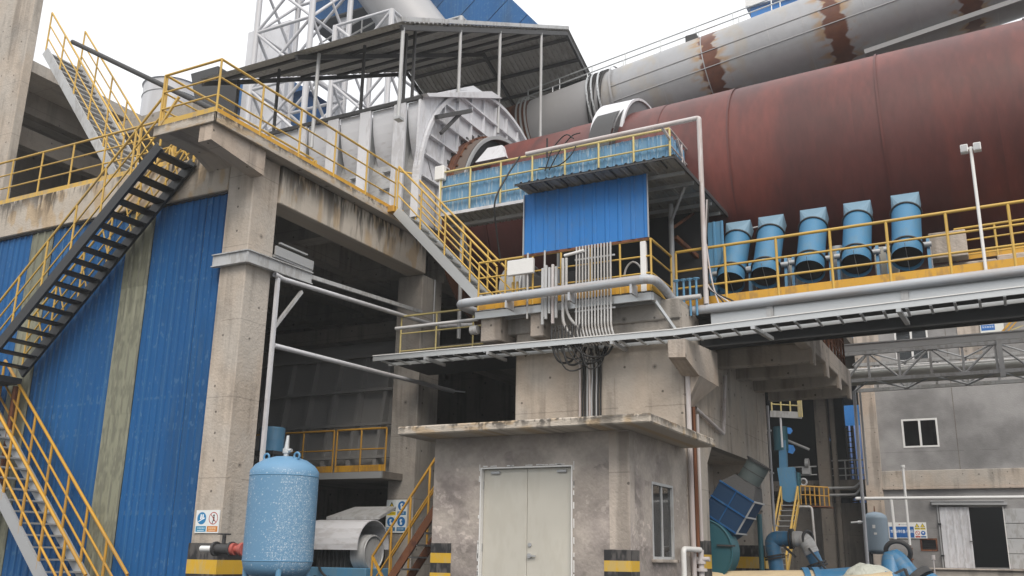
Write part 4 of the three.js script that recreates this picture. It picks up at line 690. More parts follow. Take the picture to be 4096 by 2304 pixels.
single('steel_pipe', 'grey pipe with end flange crossing towards the deck beam left of the control platform', 'pipe', [cyl([-11.0, 6.06, -15.7], [-9.05, 6.06, -15.7], 0.035), cyl([-9.2, 5.85, -15.7], [-9.05, 5.85, -15.7], 0.09, 14)], M.pipeGrey);
// ---------------------------------------------------------------- five cooling fans on the walkway
{
  const t = thing('cooling_fan', '', 'fan', [0, 0, 0], 'cooling fans along the walkway'), ax = V(0, Math.cos(0.6), -Math.sin(0.6));
  const P = (s, y = 0) => [0, ax.y * s + y, ax.z * s], R = 0.255;
  part(t, 'fan_body', cyl(P(0.06), P(1.34), R, 28, R, true), M.fanBlue); const inl = part(t, 'inlet_bell', cyl(P(0), P(0.08), R + 0.02, 28, R, true), M.fanBlue); part(inl, 'inlet_screen', cyl(P(0.06), P(0.075), R - 0.01, 28), M.dark); part(inl, 'wire_cross', [bar([-0.25, ax.y * 0.03, ax.z * 0.03], [0.25, ax.y * 0.03, ax.z * 0.03], 0.012), cyl([0, -0.2, -0.26].map((v, i) => v + P(0.04)[i]), [0, 0.2, 0.26].map((v, i) => v + P(0.04)[i]), 0.006)], M.steel);
  for (const s of [0.3, 1.32]) { const rg = flat(new THREE.TorusGeometry(R + 0.015, 0.018, 8, 32)); rg.applyQuaternion(new THREE.Quaternion().setFromUnitVectors(V(0, 0, 1), ax)); rg.translate(...P(s)); part(t, 'flange', rg, M.darkSteel); }
  const u = V(0, ax.z * -1, ax.y).normalize(), q = (s, a, b) => [a, P(s)[1] + u.y * b, P(s)[2] + u.z * b];
  part(t, 'outlet', hull(...Array.from({ length: 16 }, (_, k) => q(1.34, Math.cos(k / 16 * 6.283) * 0.25, Math.sin(k / 16 * 6.283) * 0.25)), q(1.76, -0.25, -0.15), q(1.76, 0.25, -0.15), q(1.76, -0.25, 0.15), q(1.76, 0.25, 0.15)), std([0.17, 0.28, 0.37], 0.5));
  for (const s of [-1, 1]) { part(t, 'stand_leg', bar([s * 0.34, -0.62, -0.2], [s * 0.34, 0.45, -0.35], 0.05, 0.07), M.ltBlue); part(t, 'stand_leg', bar([s * 0.36, -0.62, -0.75], [s * 0.34, 0.45, -0.4], 0.05, 0.05), M.whiteSteel); part(t, 'pivot', cyl([s * 0.26, 0.3, -0.26], [s * 0.4, 0.3, -0.26], 0.05, 12), M.steel); }
  const L = ['leftmost blue cooling fan, nearest the white vertical pipe', 'second cooling fan from the left, with the small wire frame above its outlet', 'middle one of the five blue cooling fans on the walkway', 'fourth blue cooling fan from the left, beside the cream cabinet', 'rightmost blue cooling fan, beside the beige parapet'];
  const F = [[-4.46, 6.68], [-3.8, 6.7], [-2.98, 6.72], [-2.16, 6.73], [-1.3, 6.75]];
  F.forEach(([x, y], i) => { const o = i ? copy(t, [x, y, -17.32]) : t; o.position.set(x, y, -17.32); o.userData = { label: L[i], category: 'fan', group: 'cooling fans along the walkway' }; });
}
single('wire_frame', 'small pale T-shaped wire frame above the second fan', 'bracket', [cyl([-4.1, 7.9, -18.4], [-4.1, 8.12, -18.4], 0.015), cyl([-4.3, 8.1, -18.4], [-3.9, 8.14, -18.4], 0.015)], M.pipeGrey);
[[-2.62, 0.3, 'first cream cabinet, between the second and third fans', -2.9], [-1.72, 0.4, 'cream cabinet between the fourth and fifth fans', 0]].forEach(([x, w, l]) => single('cabinet', l, 'cabinet', cbox(x - w / 2 + (w === 0.3 ? -0.78 : 0), x + w / 2 + (w === 0.3 ? -0.78 : 0), 6.2, 7.25, -18.3, -18.0, 0.015), M.cream, 'cream cabinets behind the fans'));
single('duct_post', 'grey upright duct between the third and fourth fans', 'duct', cyl([-2.55, 6.2, -18.1], [-2.55, 7.35, -18.1], 0.2, 20), M.greySteel);
single('cabinet', 'pale square cabinet right of the fifth fan, under the inner yellow rail', 'cabinet', cbox(-0.98, -0.35, 6.95, 7.45, -18.5, -18.2, 0.015), M.concPale, undefined);
{
  const t = thing('parapet_wall', 'beige concrete parapet behind the walkway at far right', 'wall', [1, 6.2, -18.6]);
  part(t, 'wall_block', cbox(-1.0, 0.1, 6.2, 6.92, -19.0, -18.5, 0.02), M.concPale); part(t, 'wall_block', cbox(0.105, 4, 6.2, 6.98, -19.0, -18.5, 0.02), M.concPale);
}
{
  const t = thing('handrail', 'short inner yellow rail on top of the beige parapet', 'handrail', [0.5, 6.95, -18.6]);
  rail(t, [-0.55, 6.97, -18.6], [3.5, 7.06, -18.6], { n: 6, hs: [0.62, 0.38, 0.1], mat: M.yellow, toe: 0.12, tmat: M.yellowDeep });
}
function lampPost(x, z, y0, y1, label) {
  const t = thing('lamp_post', label, 'lamp', [x, y0, z]);
  part(t, 'pole', cyl([x, y0, z], [x, y1, z], 0.028, 10), M.white); part(t, 'lamp_bracket', bar([x - 0.13, y1 - 0.02, z], [x + 0.13, y1 - 0.02, z], 0.03), M.white);
  for (const s of [-1, 1]) { const h = part(t, 'lamp_head', cbox(x + s * 0.1 - 0.06, x + s * 0.1 + 0.06, y1 - 0.1, y1 + 0.04, z - 0.04, z + 0.08, 0.01), M.white); part(h, 'lamp_glass', box(x + s * 0.1 - 0.045, x + s * 0.1 + 0.045, y1 - 0.085, y1 + 0.025, z + 0.081, z + 0.084), M.steel); }
}
lampPost(-0.09, -16.76, 6.2, 8.42, 'thin white lamp post with two small floodlights on the right walkway');

// ---------------------------------------------------------------- air tank in front of the column
{
  const x = -9.98, z = -11.5, r = 0.52, t = thing('air_tank', 'light blue upright air tank speckled with white, in front of the beige column', 'tank', [x, 0, z]);
  const pr = [[0, 1.19], [0.2, 1.2], [0.41, 1.25], [0.49, 1.34], [r, 1.46], [r, 2.7], [0.52, 2.78], [0.45, 2.87], [0.33, 2.95], [0.17, 3.0], [0, 3.01]].map((p) => new THREE.Vector2(...p));
  const tg = flat(new THREE.LatheGeometry(pr, 64)), tp = tg.attributes.position, tu = tg.attributes.uv; for (let i = 0; i < tp.count; i++) tu.setY(i, (tp.getY(i) - 1.24) / 1.77); tg.translate(x, 0, z);
  part(t, 'tank_shell', tg, M.tank);
  part(t, 'weld_seam', [flat(new THREE.TorusGeometry(r, 0.007, 6, 64).rotateX(Math.PI / 2).translate(x, 2.7, z)), flat(new THREE.TorusGeometry(r, 0.007, 6, 64).rotateX(Math.PI / 2).translate(x, 1.46, z))], M.ltBlue);
  for (const s of [-1, 1]) part(t, 'lifting_lug', flat(new THREE.TorusGeometry(0.05, 0.017, 6, 16).translate(x + s * 0.3, 3.0, z + 0.1)), M.ltBlue);
  const v = part(t, 'relief_valve', [cyl([x, 2.99, z], [x, 3.06, z], 0.04, 12), cyl([x, 3.06, z], [x, 3.13, z], 0.06, 12), cyl([x, 3.13, z], [x + 0.01, 3.33, z], 0.04, 12, 0.022)], M.galv); part(v, 'valve_outlet', cyl([x, 3.1, z], [x + 0.1, 3.1, z], 0.03), M.galv);
  for (const a of [0.8, 2.4, 3.9, 5.5]) part(t, 'leg', cyl([x + Math.cos(a) * 0.45, 0, z + Math.sin(a) * 0.45], [x + Math.cos(a) * 0.45, 1.36, z + Math.sin(a) * 0.45], 0.045), M.ltBlue);
  part(t, 'nozzle', [cyl([-10.62, 1.62, -11.25], [-10.32, 1.62, -11.25], 0.055, 14), cyl([-10.47, 1.62, -11.25], [-10.38, 1.62, -11.22], 0.1, 18), cyl([-10.68, 1.62, -11.25], [-10.6, 1.62, -11.25], 0.09, 18)], M.redValve);
  const w = part(t, 'gate_valve', [cyl([-11.0, 1.62, -11.25], [-10.68, 1.62, -11.25], 0.075, 14), cyl([-10.85, 1.62, -11.25], [-10.85, 1.84, -11.25], 0.03), cyl([-10.7, 1.62, -11.25], [-10.66, 1.62, -11.25], 0.11, 16), cyl([-11.02, 1.62, -11.25], [-10.98, 1.62, -11.25], 0.11, 16)], M.darkSteel); part(w, 'hand_wheel', flat(new THREE.TorusGeometry(0.09, 0.012, 6, 18).rotateX(Math.PI / 2).translate(-10.85, 1.84, -11.25)), M.darkSteel);
  part(t, 'inlet_pipe', cyl([-11.3, 1.62, -11.25], [-11.0, 1.62, -11.25], 0.045, 12), M.white);
}
// ---------------------------------------------------------------- signs
function signTex(w, h, draw) { const c = document.createElement('canvas'); c.width = w; c.height = h; const g = c.getContext('2d'); draw(g, w, h); const t = new THREE.CanvasTexture(c); t.colorSpace = THREE.SRGBColorSpace; return t; }
function board(root, name, o, X, w, h, map, back = M.white) { // a thin plate: the print lies on its front face
  const x = V(...X), n = x.clone().cross(V(0, 1, 0)), b = base.get(root);
  const g = new THREE.BoxGeometry(w, h, 0.012); g.applyMatrix4(new THREE.Matrix4().makeBasis(x, V(0, 1, 0), n)); g.translate(o[0] + X[0] * w / 2, o[1] + h / 2, o[2] + X[2] * w / 2); const plate = part(root, name, wuv(g), back);
  const f = new THREE.PlaneGeometry(w * 0.985, h * 0.985); f.applyMatrix4(new THREE.Matrix4().makeBasis(x, V(0, 1, 0), n)); f.translate(o[0] + X[0] * w / 2 + n.x * 0.0085, o[1] + h / 2, o[2] + X[2] * w / 2 + n.z * 0.0085);
  part(plate, 'print', f, new THREE.MeshStandardMaterial({ map, roughness: 0.45 })); void b;
}
const glyphs = (g, x, y, s, n, col) => { g.fillStyle = col; g.strokeStyle = col; g.lineWidth = s * 0.11; let k = 3; const r = () => { k = (k * 16807) % 2147483647; return (k % 100) / 100; }; for (let i = 0; i < n; i++) { const a = x + i * s * 1.12; g.beginPath(); for (const f of [0.15, 0.5, 0.85]) { g.moveTo(a + s * 0.05, y + s * f); g.lineTo(a + s * 0.92, y + s * (f + 0.02)); } g.moveTo(a + s * (0.25 + 0.5 * r()), y); g.lineTo(a + s * (0.2 + 0.5 * r()), y + s); g.moveTo(a + s * 0.85, y + s * 0.15); g.lineTo(a + s * 0.75, y + s); g.stroke(); } };
const strokes = { // hand-drawn strokes of the characters on the workshop sign, on a 10 x 10 grid
  coal: [[1, 2, 2, 4], [4, 2, 3, 4], [2.5, 1, 2.5, 5, 1, 9], [2.6, 6, 4, 8], [4.5, 2, 9.5, 2], [5.8, 1, 5.8, 5], [8.2, 1, 8.2, 5], [5.8, 3.5, 8.2, 3.5], [5.8, 5, 8.2, 5], [4.5, 6.3, 9.5, 6.3], [7, 5, 7, 9.5], [6.8, 6.5, 4.6, 9], [7.2, 6.5, 9.6, 9]],
  powder: [[1, 2, 1.8, 3.6], [4, 1.8, 3.2, 3.6], [0.8, 4.4, 4.6, 4.4], [2.6, 1, 2.6, 9.5], [2.5, 5, 0.8, 7.4], [2.8, 5, 4.4, 6.8], [6.3, 1, 5, 4.4], [7.8, 1, 9.5, 4.4], [5.3, 5.2, 9, 5.2, 8.7, 8.6, 7.8, 9], [7, 5.2, 6.4, 7.6, 5, 9.4]],
  make: [[1.6, 1.2, 1, 3], [1.2, 2.4, 6, 2.4], [0.6, 4, 6.4, 4], [3.5, 1, 3.5, 9.5], [1.2, 5.6, 1.2, 8.4], [1.2, 5.6, 5.8, 5.6, 5.8, 8], [7.5, 2, 7.5, 6.6], [9.2, 1, 9.2, 8.8, 8.2, 9.2]],
  ready: [[4, 0.8, 2, 3.6], [3.2, 1.8, 7.6, 1.8, 2, 5], [3.4, 2.6, 8.6, 5], [2.4, 5.4, 2.4, 9.4], [2.4, 5.4, 7.8, 5.4, 7.8, 9.4], [2.4, 9.2, 7.8, 9.2], [2.4, 7.2, 7.8, 7.2], [5.1, 5.4, 5.1, 9.2]],
  cart: [[1.6, 2, 8.6, 2], [4.6, 0.8, 2.2, 5, 8.2, 5], [0.8, 7, 9.4, 7], [5.4, 3, 5.4, 9.6]],
  room: [[1.6, 1, 2.6, 2], [1.4, 2.8, 1.4, 9.5], [3.8, 1.6, 8.8, 1.6, 8.8, 9, 8, 9.4], [3.4, 4, 3.4, 8], [3.4, 4, 6.8, 4, 6.8, 8], [3.4, 6, 6.8, 6], [3.4, 8, 6.8, 8]],
};
function chars(g, names, x, y, s, step) { g.lineWidth = s * 0.09; g.lineCap = 'round'; g.lineJoin = 'round'; names.forEach((n, i) => { for (const st of strokes[n]) { g.beginPath(); for (let k = 0; k < st.length; k += 2) { const X = x + i * step + st[k] * s / 10, Y = y + st[k + 1] * s / 10; if (k) g.lineTo(X, Y); else g.moveTo(X, Y); } g.stroke(); } }); }
const disc = (g, x, y, r, c) => { g.fillStyle = c; g.beginPath(); g.arc(x, y, r, 0, 7); g.fill(); };
const tri = (g, x, y, s) => { g.fillStyle = '#1b1b14'; g.beginPath(); g.moveTo(x, y - s); g.lineTo(x + s, y + s * 0.8); g.lineTo(x - s, y + s * 0.8); g.fill(); g.fillStyle = '#e8cf2e'; g.beginPath(); g.moveTo(x, y - s * 0.68); g.lineTo(x + s * 0.72, y + s * 0.64); g.lineTo(x - s * 0.72, y + s * 0.64); g.fill(); };
{
  const t = thing('safety_sign', 'small two-panel safety sign, blue disc and red prohibition ring, on the front column', 'sign', [-12.25, 1.86, -12.28]);
  board(t, 'plate', [-12.53, 1.88, -12.285], [1, 0, 0], 0.54, 0.38, signTex(512, 360, (g, w, h) => {
    g.fillStyle = '#dfe3e4'; g.fillRect(0, 0, w, h); disc(g, 128, 128, 98, '#1f7bb0'); g.strokeStyle = '#fff'; g.lineWidth = 12; g.beginPath(); g.moveTo(60, 180); g.lineTo(200, 120); g.stroke(); disc(g, 110, 78, 14, '#fff'); g.fillStyle = '#fff'; g.fillRect(96, 94, 28, 50); disc(g, 152, 78, 14, '#fff'); g.fillRect(140, 92, 26, 44);
    g.strokeStyle = '#a8453c'; g.lineWidth = 14; g.beginPath(); g.arc(384, 128, 92, 0, 7); g.stroke(); disc(g, 392, 84, 18, '#26211f'); g.fillStyle = '#26211f'; g.fillRect(378, 104, 30, 70); g.fillRect(366, 170, 16, 40); g.beginPath(); g.moveTo(322, 64); g.lineTo(446, 194); g.stroke();
    g.fillStyle = '#2f86ad'; g.fillRect(16, 252, 224, 90); g.fillStyle = '#c77a2a'; g.fillRect(262, 252, 232, 90); glyphs(g, 50, 270, 30, 5, '#dfeaf0'); glyphs(g, 290, 266, 38, 4, '#f2e4c8'); g.fillStyle = '#dfeaf0'; g.fillRect(50, 318, 150, 8); g.fillStyle = '#f2e4c8'; g.fillRect(300, 320, 150, 7);
  }));
}
{
  const t = thing('safety_sign', 'four-panel safety sign with yellow triangle and three blue discs on the middle column', 'sign', [-12.4, 2.05, -18.1]);
  board(t, 'plate', [-12.68, 2.06, -18.11], [1, 0, 0], 0.56, 0.72, signTex(512, 660, (g, w, h) => {
    g.fillStyle = '#dde5e8'; g.fillRect(0, 0, w, h);
    tri(g, 128, 140, 105); g.fillStyle = '#111'; g.fillRect(118, 120, 20, 70); g.fillStyle = '#e3c92c'; g.fillRect(20, 235, 216, 76); glyphs(g, 36, 250, 40, 4, '#2a2612');
    for (const [x, y] of [[384, 120], [128, 440], [384, 440]]) { disc(g, x, y, 96, '#1c6fb4'); disc(g, x - 8, y - 20, 34, '#e6eef2'); g.fillStyle = '#e6eef2'; g.fillRect(x - 30, y + 14, 52, 46); disc(g, x + 14, y - 10, 18, '#1c6fb4'); g.fillStyle = '#2a74a8'; g.fillRect(x - 106, y + 112, 212, 74); glyphs(g, x - 86, y + 126, 34, 4, '#dbe7ee'); }
    g.fillStyle = '#fff'; g.fillRect(252, 0, 8, h); g.fillRect(0, 320, w, 8);
  }));
}
// ---------------------------------------------------------------- small stair left of the electrical room
{
  const t = thing('staircase', 'short yellow-railed stair climbing right behind the electrical room corner', 'staircase', [-9.6, 0.5, -15]);
  flight(t, [-10.55, 0.6, -14.7], [-9.0, 2.7, -14.7], [0, 0, -0.6], { n: 10, smat: M.rust, tmat: M.greySteel, sh: 0.14, rmat: M.yellowDeep, posts: 4, hs: [0.95, 0.45], run: 0.2 });
  part(t, 'end_bar', bar([-10.55, 1.55, -14.7], [-10.1, 0.9, -14.7], 0.04), M.yellowDeep);
}
// ---------------------------------------------------------------- suction duct and fan in the pier alcove
{
  const t = thing('suction_fan', 'dark blue square fan duct with green-grey neck leaning in the pier alcove', 'fan', [-5.2, 0, -18]);
  const a = V(0.545, 0.838, 0), b = V(0.838, -0.545, 0), c = V(-4.8, 2.55, -18.1), q = (s, x, k) => [c.x + a.x * s + b.x * x, c.y + a.y * s + b.y * x, c.z + k], Q = (s, w, k) => [q(s, -w, -k), q(s, w, -k), q(s, -w, k), q(s, w, k)];
  part(t, 'duct_box', hull(...Q(-0.34, 0.36, 0.38), ...Q(0.32, 0.36, 0.38)), std([0.006, 0.04, 0.105], 0.7)); part(t, 'cone', hull(...Q(0.322, 0.35, 0.37), ...Q(0.56, 0.22, 0.24)), M.darkSteel); part(t, 'lower_cone', hull(...Q(-0.342, 0.35, 0.37), ...Q(-0.62, 0.25, 0.28)), std([0.008, 0.04, 0.1], 0.5));
  part(t, 'neck', cyl(q(0.56, 0, 0), q(0.95, 0, 0), 0.22, 28), M.greenGrey); part(t, 'neck_flange', cyl(q(0.94, 0, 0), q(0.97, 0, 0), 0.25, 28), M.darkSteel); part(t, 'neck_flange', cyl(q(0.545, 0, 0), q(0.57, 0, 0), 0.25, 28), M.darkSteel); part(t, 'neck_band', cyl(q(0.75, 0, 0), q(0.765, 0, 0), 0.223, 28), M.darkSteel);
  for (const s of [-0.34, 0, 0.32]) { part(t, 'stiffener', bar(q(s, -0.37, 0.385), q(s, 0.37, 0.385), 0.03, 0.03), M.blueB); part(t, 'stiffener', bar(q(s, 0.37, -0.38), q(s, 0.37, 0.385), 0.03, 0.03), M.steel); }
  part(t, 'stiffener', bar(q(-0.34, 0, 0.385), q(0.32, 0, 0.385), 0.02, 0.02), M.blueB); part(t, 'edge_angle', bar(q(-0.34, 0.372, 0.34), q(0.32, 0.372, 0.34), 0.03, 0.03), M.steel);
  const v = part(t, 'scroll_case', cyl([-5.24, 1.75, -18.0], [-5.24, 1.75, -17.45], 0.55, 48), M.teal); part(v, 'scroll_rim', flat(new THREE.TorusGeometry(0.555, 0.02, 8, 48).translate(-5.24, 1.75, -17.45)), M.teal); part(t, 'inlet_stub', bar([-4.95, 1.85, -17.42], [-4.62, 1.84, -17.42], 0.03), M.darkSteel);
  part(t, 'support_post', cyl([-4.72, 0, -19.75], [-4.72, 2.5, -19.75], 0.05, 10), M.teal); part(t, 'pedestal', box(-5.8, -4.9, 0, 1.25, -18.0, -17.5), M.concDark);
}
// ---------------------------------------------------------------- right background building
{
  const z = -42, t = thing('workshop_building', 'grey plastered workshop building at right with sliding door and white-framed windows', 'building', [0, 1.5, -44]);
  const H = (x0, x1, y0, y1) => [[x0, y0], [x0, y1], [x1, y1], [x1, y0]];
  const w = extr([[-4.94, 0], [9, 0], [9, 4.6], [-4.94, 4.6]], 0.3, [H(-1.95, -0.66, 1.54, 3.8), H(-3.72, -3.13, 2.14, 2.59)]); w.translate(0, 0, z - 0.3); part(t, 'front_wall', w, M.plasterGrey);
  const w2 = extr([[-4.94, 5.25], [9, 5.25], [9, 14], [-4.94, 14]], 0.3, [H(-4.02, -2.66, 6.17, 7.33), H(-3.97, -2.67, 9.6, 11.6)]); w2.translate(0, 0, z - 0.3); part(t, 'upper_wall', w2, M.plasterGrey);
  part(t, 'corner_column', cbox(-5.61, -4.94, 0, 14, z - 0.6, z + 0.12, 0.02), M.concPale); part(t, 'storey_beam', vband(cbox(-4.94, 9, 4.6, 5.25, z - 0.35, z + 0.1, 0.015), 4.4, 5.3), M.conc); part(t, 'ledge', cbox(-4.94, 9, 4.5, 4.598, z - 0.3, z + 0.16, 0.01), M.concPale);
  part(t, 'side_wall', box(-5.6, -5.3, 0, 14, z - 25, z - 0.61), M.concDark); part(t, 'interior', box(-5, 9, 0, 14, z - 6, z - 5.8), M.dark); part(t, 'wall_joint', box(-2.015, -1.99, 5.26, 14, z - 0.002, z + 0.006), M.concDark);  // interior is a near-black plane standing in for the unlit room
  part(t, 'pilaster', box(-4.93, -4.6, 9.2, 14, z, z + 0.05), M.concPale); part(t, 'pilaster', box(-1.55, -0.72, 9.2, 14, z, z + 0.05), M.concPale);
  for (const [x0, x1, y0, y1] of [[-4.02, -2.66, 6.17, 7.33], [-3.97, -2.67, 9.6, 11.6]]) {
    const m = (x0 + x1) / 2, f = part(t, 'window', [box(x0, x1, y0, y0 + 0.07, z - 0.12, z + 0.02), box(x0, x1, y1 - 0.07, y1, z - 0.12, z + 0.02), box(x0, x0 + 0.07, y0 + 0.07, y1 - 0.07, z - 0.12, z + 0.02), box(x1 - 0.07, x1, y0 + 0.07, y1 - 0.07, z - 0.12, z + 0.02), box(m - 0.04, m + 0.04, y0 + 0.07, y1 - 0.07, z - 0.12, z + 0.02)], M.white);
    part(f, 'pane', box(x0 + 0.07, m - 0.04, y0 + 0.07, y1 - 0.07, z - 0.07, z - 0.06), M.glass); part(f, 'pane', box(m + 0.04, x1 - 0.07, y0 + 0.07, y1 - 0.07, z - 0.08, z - 0.07), M.glass);
  }
  part(t, 'window_backing', box(-3.97, -2.9, 6.2, 7.3, z - 0.5, z - 0.48), M.concDark);  // grey plane added behind the glass to lighten the black pane
  const d = part(t, 'sliding_door', place(corr(1.06, 2.3, 0.27, 0.012), [-2.92, 1.5, z + 0.05], [1, 0, 0], [0, 1, 0], [0, 0, 1]), M.whiteSteel); part(d, 'door_pull', bar([-1.95, 2.5, z + 0.1], [-1.8, 2.5, z + 0.1], 0.03), M.darkSteel);
  for (let i = 0; i < 4; i++) part(t, 'door_panel', cbox(-0.64, 1.3, 1.5 + i * 0.56, 2.04 + i * 0.56, z + 0.03, z + 0.08, 0.012), M.greySteel); part(t, 'door_edge', box(-0.68, -0.642, 1.5, 3.8, z + 0.02, z + 0.09), M.white);
  part(t, 'door_rail', [bar([-3.16, 3.94, z + 0.12], [-0.5, 3.91, z + 0.12], 0.2, 0.1), bar([-3.2, 4.02, z + 0.1], [-0.6, 4.0, z + 0.1], 0.3, 0.03)], M.steel); part(t, 'frame_bar', bar([-2.98, 1.5, z + 0.06], [-2.98, 3.9, z + 0.06], 0.04), M.steel); for (const y of [1.95, 3.15]) part(t, 'hinge', box(-3.02, -2.9, y - 0.03, y + 0.03, z + 0.06, z + 0.14), M.black);
  const g = part(t, 'vent_grille', [box(-3.74, -3.11, 2.55, 2.61, z - 0.1, z + 0.02), box(-3.74, -3.11, 2.12, 2.18, z - 0.1, z + 0.02), box(-3.74, -3.68, 2.18, 2.55, z - 0.1, z + 0.02), box(-3.17, -3.11, 2.18, 2.55, z - 0.1, z + 0.02)], M.rust); for (let i = 0; i < 5; i++) part(g, 'slat', bar([-3.66, 2.22 + i * 0.07, z - 0.06], [-3.2, 2.22 + i * 0.07, z - 0.06], 0.05, 0.012), M.darkSteel);
  const st = part(t, 'outer_stair', [bar([0.0, 10.5, z + 0.3], [0.75, 11.3, z + 0.3], 0.05, 0.08), bar([0.2, 10.5, z + 0.3], [0.95, 11.3, z + 0.3], 0.05, 0.05)], M.yellowDeep); part(st, 'stair_rail', [bar([0.4, 10.6, z + 0.4], [0.85, 10.75, z + 0.4], 0.04), bar([-2.0, 10.35, z + 0.4], [2, 10.4, z + 0.4], 0.04)], M.yellowPale);
}
{
  const t = thing('dock_wall', 'beige concrete loading dock edge below the sliding door', 'wall', [1, 0, -40.5]);
  part(t, 'dock_block', cbox(-3.6, 9, 0, 1.42, -41.9, -40.4, 0.02), M.conc); part(t, 'dock_coping', cbox(-3.65, 9, 1.424, 1.49, -41.95, -40.3, 0.02), M.concPale);
}
single('water_pipe', 'long white horizontal pipe across the front of the grey workshop', 'pipe', cyl([-5.75, 4.05, -40], [6, 4.0, -40], 0.065, 12), M.white);
single('water_pipe', 'left white downpipe crossing the blue workshop sign', 'pipe', cyl([-4.45, 4.0, -40], [-4.43, 2.4, -40], 0.06, 10), M.white);
single('water_pipe', 'tall white downpipe right of it, starting above the storey beam', 'pipe', [cyl([-3.92, 5.2, -40], [-3.93, 2.3, -40], 0.05, 10), cyl([-3.92, 5.2, -40], [-3.92, 5.3, -40], 0.08, 10)], M.white);
single('valve_stack', 'brown valves at the foot of the tall white downpipe', 'valve', [cyl([-3.93, 1.6, -40], [-3.93, 2.3, -40], 0.04), ...[1.75, 1.95, 2.15].map((y) => cyl([-3.93, y, -40], [-3.93, y + 0.06, -40], 0.09, 10))], M.rust);
single('hydrant_pipe', 'thin pinkish standpipe before the dock left of the door', 'pipe', [cyl([-3.12, 0, -39.5], [-3.12, 1.9, -39.5], 0.025), cyl([-3.12, 1.78, -39.5], [-3.12, 1.95, -39.5], 0.07, 8)], M.pinkWhite);
{
  const t = thing('workshop_sign', 'wide blue and white workshop sign with six white characters on the grey wall', 'sign', [-4.2, 2.6, -41.95]);
  board(t, 'plate', [-4.87, 2.6, -41.96], [1, 0, 0], 1.42, 0.62, signTex(1024, 448, (g, w, h) => {
    g.fillStyle = '#e8e8e6'; g.fillRect(0, 0, w, h); g.fillStyle = '#1a5fa8'; g.fillRect(16, 116, 670, 316); g.strokeStyle = '#f2f6fa'; chars(g, ['coal', 'powder', 'make', 'ready', 'cart', 'room'], 40, 200, 104, 106); disc(g, 300, 60, 18, '#b0553c'); glyphs(g, 330, 44, 32, 6, '#9aa2aa');
    tri(g, 780, 84, 62); tri(g, 930, 84, 62); g.fillStyle = '#d9c62e'; g.fillRect(712, 150, 138, 52); g.fillRect(862, 150, 138, 52); glyphs(g, 722, 160, 28, 4, '#333'); glyphs(g, 872, 160, 28, 4, '#333');
    g.strokeStyle = '#c24a48'; g.lineWidth = 16; g.beginPath(); g.arc(780, 300, 56, 0, 7); g.stroke(); g.beginPath(); g.moveTo(740, 262); g.lineTo(820, 340); g.stroke(); disc(g, 930, 300, 62, '#1a63b0'); disc(g, 930, 290, 22, '#e8eef2'); g.fillStyle = '#b23a38'; g.fillRect(712, 384, 138, 44); g.fillStyle = '#24649e'; g.fillRect(862, 384, 138, 44);
  }));
}
{
  const t = thing('wall_sign', 'small white and blue sign high on the grey workshop, above the truss bridge', 'sign', [-0.4, 10.5, -41.9]);
  board(t, 'plate', [-0.7, 10.45, -41.9], [1, 0, 0], 0.86, 0.8, signTex(512, 476, (g, w, h) => { g.fillStyle = '#dfe2de'; g.fillRect(0, 0, w, h); g.fillStyle = '#1c66b4'; g.fillRect(20, 120, 300, 190); g.fillStyle = '#e9eef2'; g.fillRect(40, 130, 260, 40); glyphs(g, 44, 200, 46, 5, '#e8eef2'); }));
}
// grey receiver tank by the workshop corner
{
  const x = -3.95, z = -31, r = 0.345, t = thing('air_tank', 'smaller grey-blue tank beside the workshop corner column at right', 'tank', [x, 0, z]);
  part(t, 'tank_shell', flat(new THREE.LatheGeometry([[0, 1.86], [0.2, 1.88], [0.32, 1.93], [r, 2.0], [r, 2.88], [0.32, 2.98], [0.2, 3.06], [0, 3.1]].map((p) => new THREE.Vector2(...p)), 40).translate(x, 0, z)), std([0.24, 0.31, 0.38], 0.45)); part(t, 'name_plate', [box(x - 0.05, x + 0.03, 2.6, 2.7, z + r - 0.01, z + r + 0.006), box(x - 0.02, x + 0.06, 2.42, 2.48, z + r - 0.01, z + r + 0.006)], M.white);
  for (const a of [0.7, 2.4, 3.9, 5.5]) part(t, 'leg', cyl([x + Math.cos(a) * 0.27, 0, z + Math.sin(a) * 0.27], [x + Math.cos(a) * 0.27, 1.95, z + Math.sin(a) * 0.27], 0.03), M.darkSteel); part(t, 'relief_valve', cyl([x, 3.08, z], [x, 3.26, z], 0.025, 8, 0.012), M.rust); part(t, 'inlet_pipe', [cyl([x - 0.7, 2.78, z], [x - 0.3, 2.8, z], 0.025), cyl([x - 0.5, 2.79, z], [x - 0.4, 2.79, z], 0.05)], M.white);
}
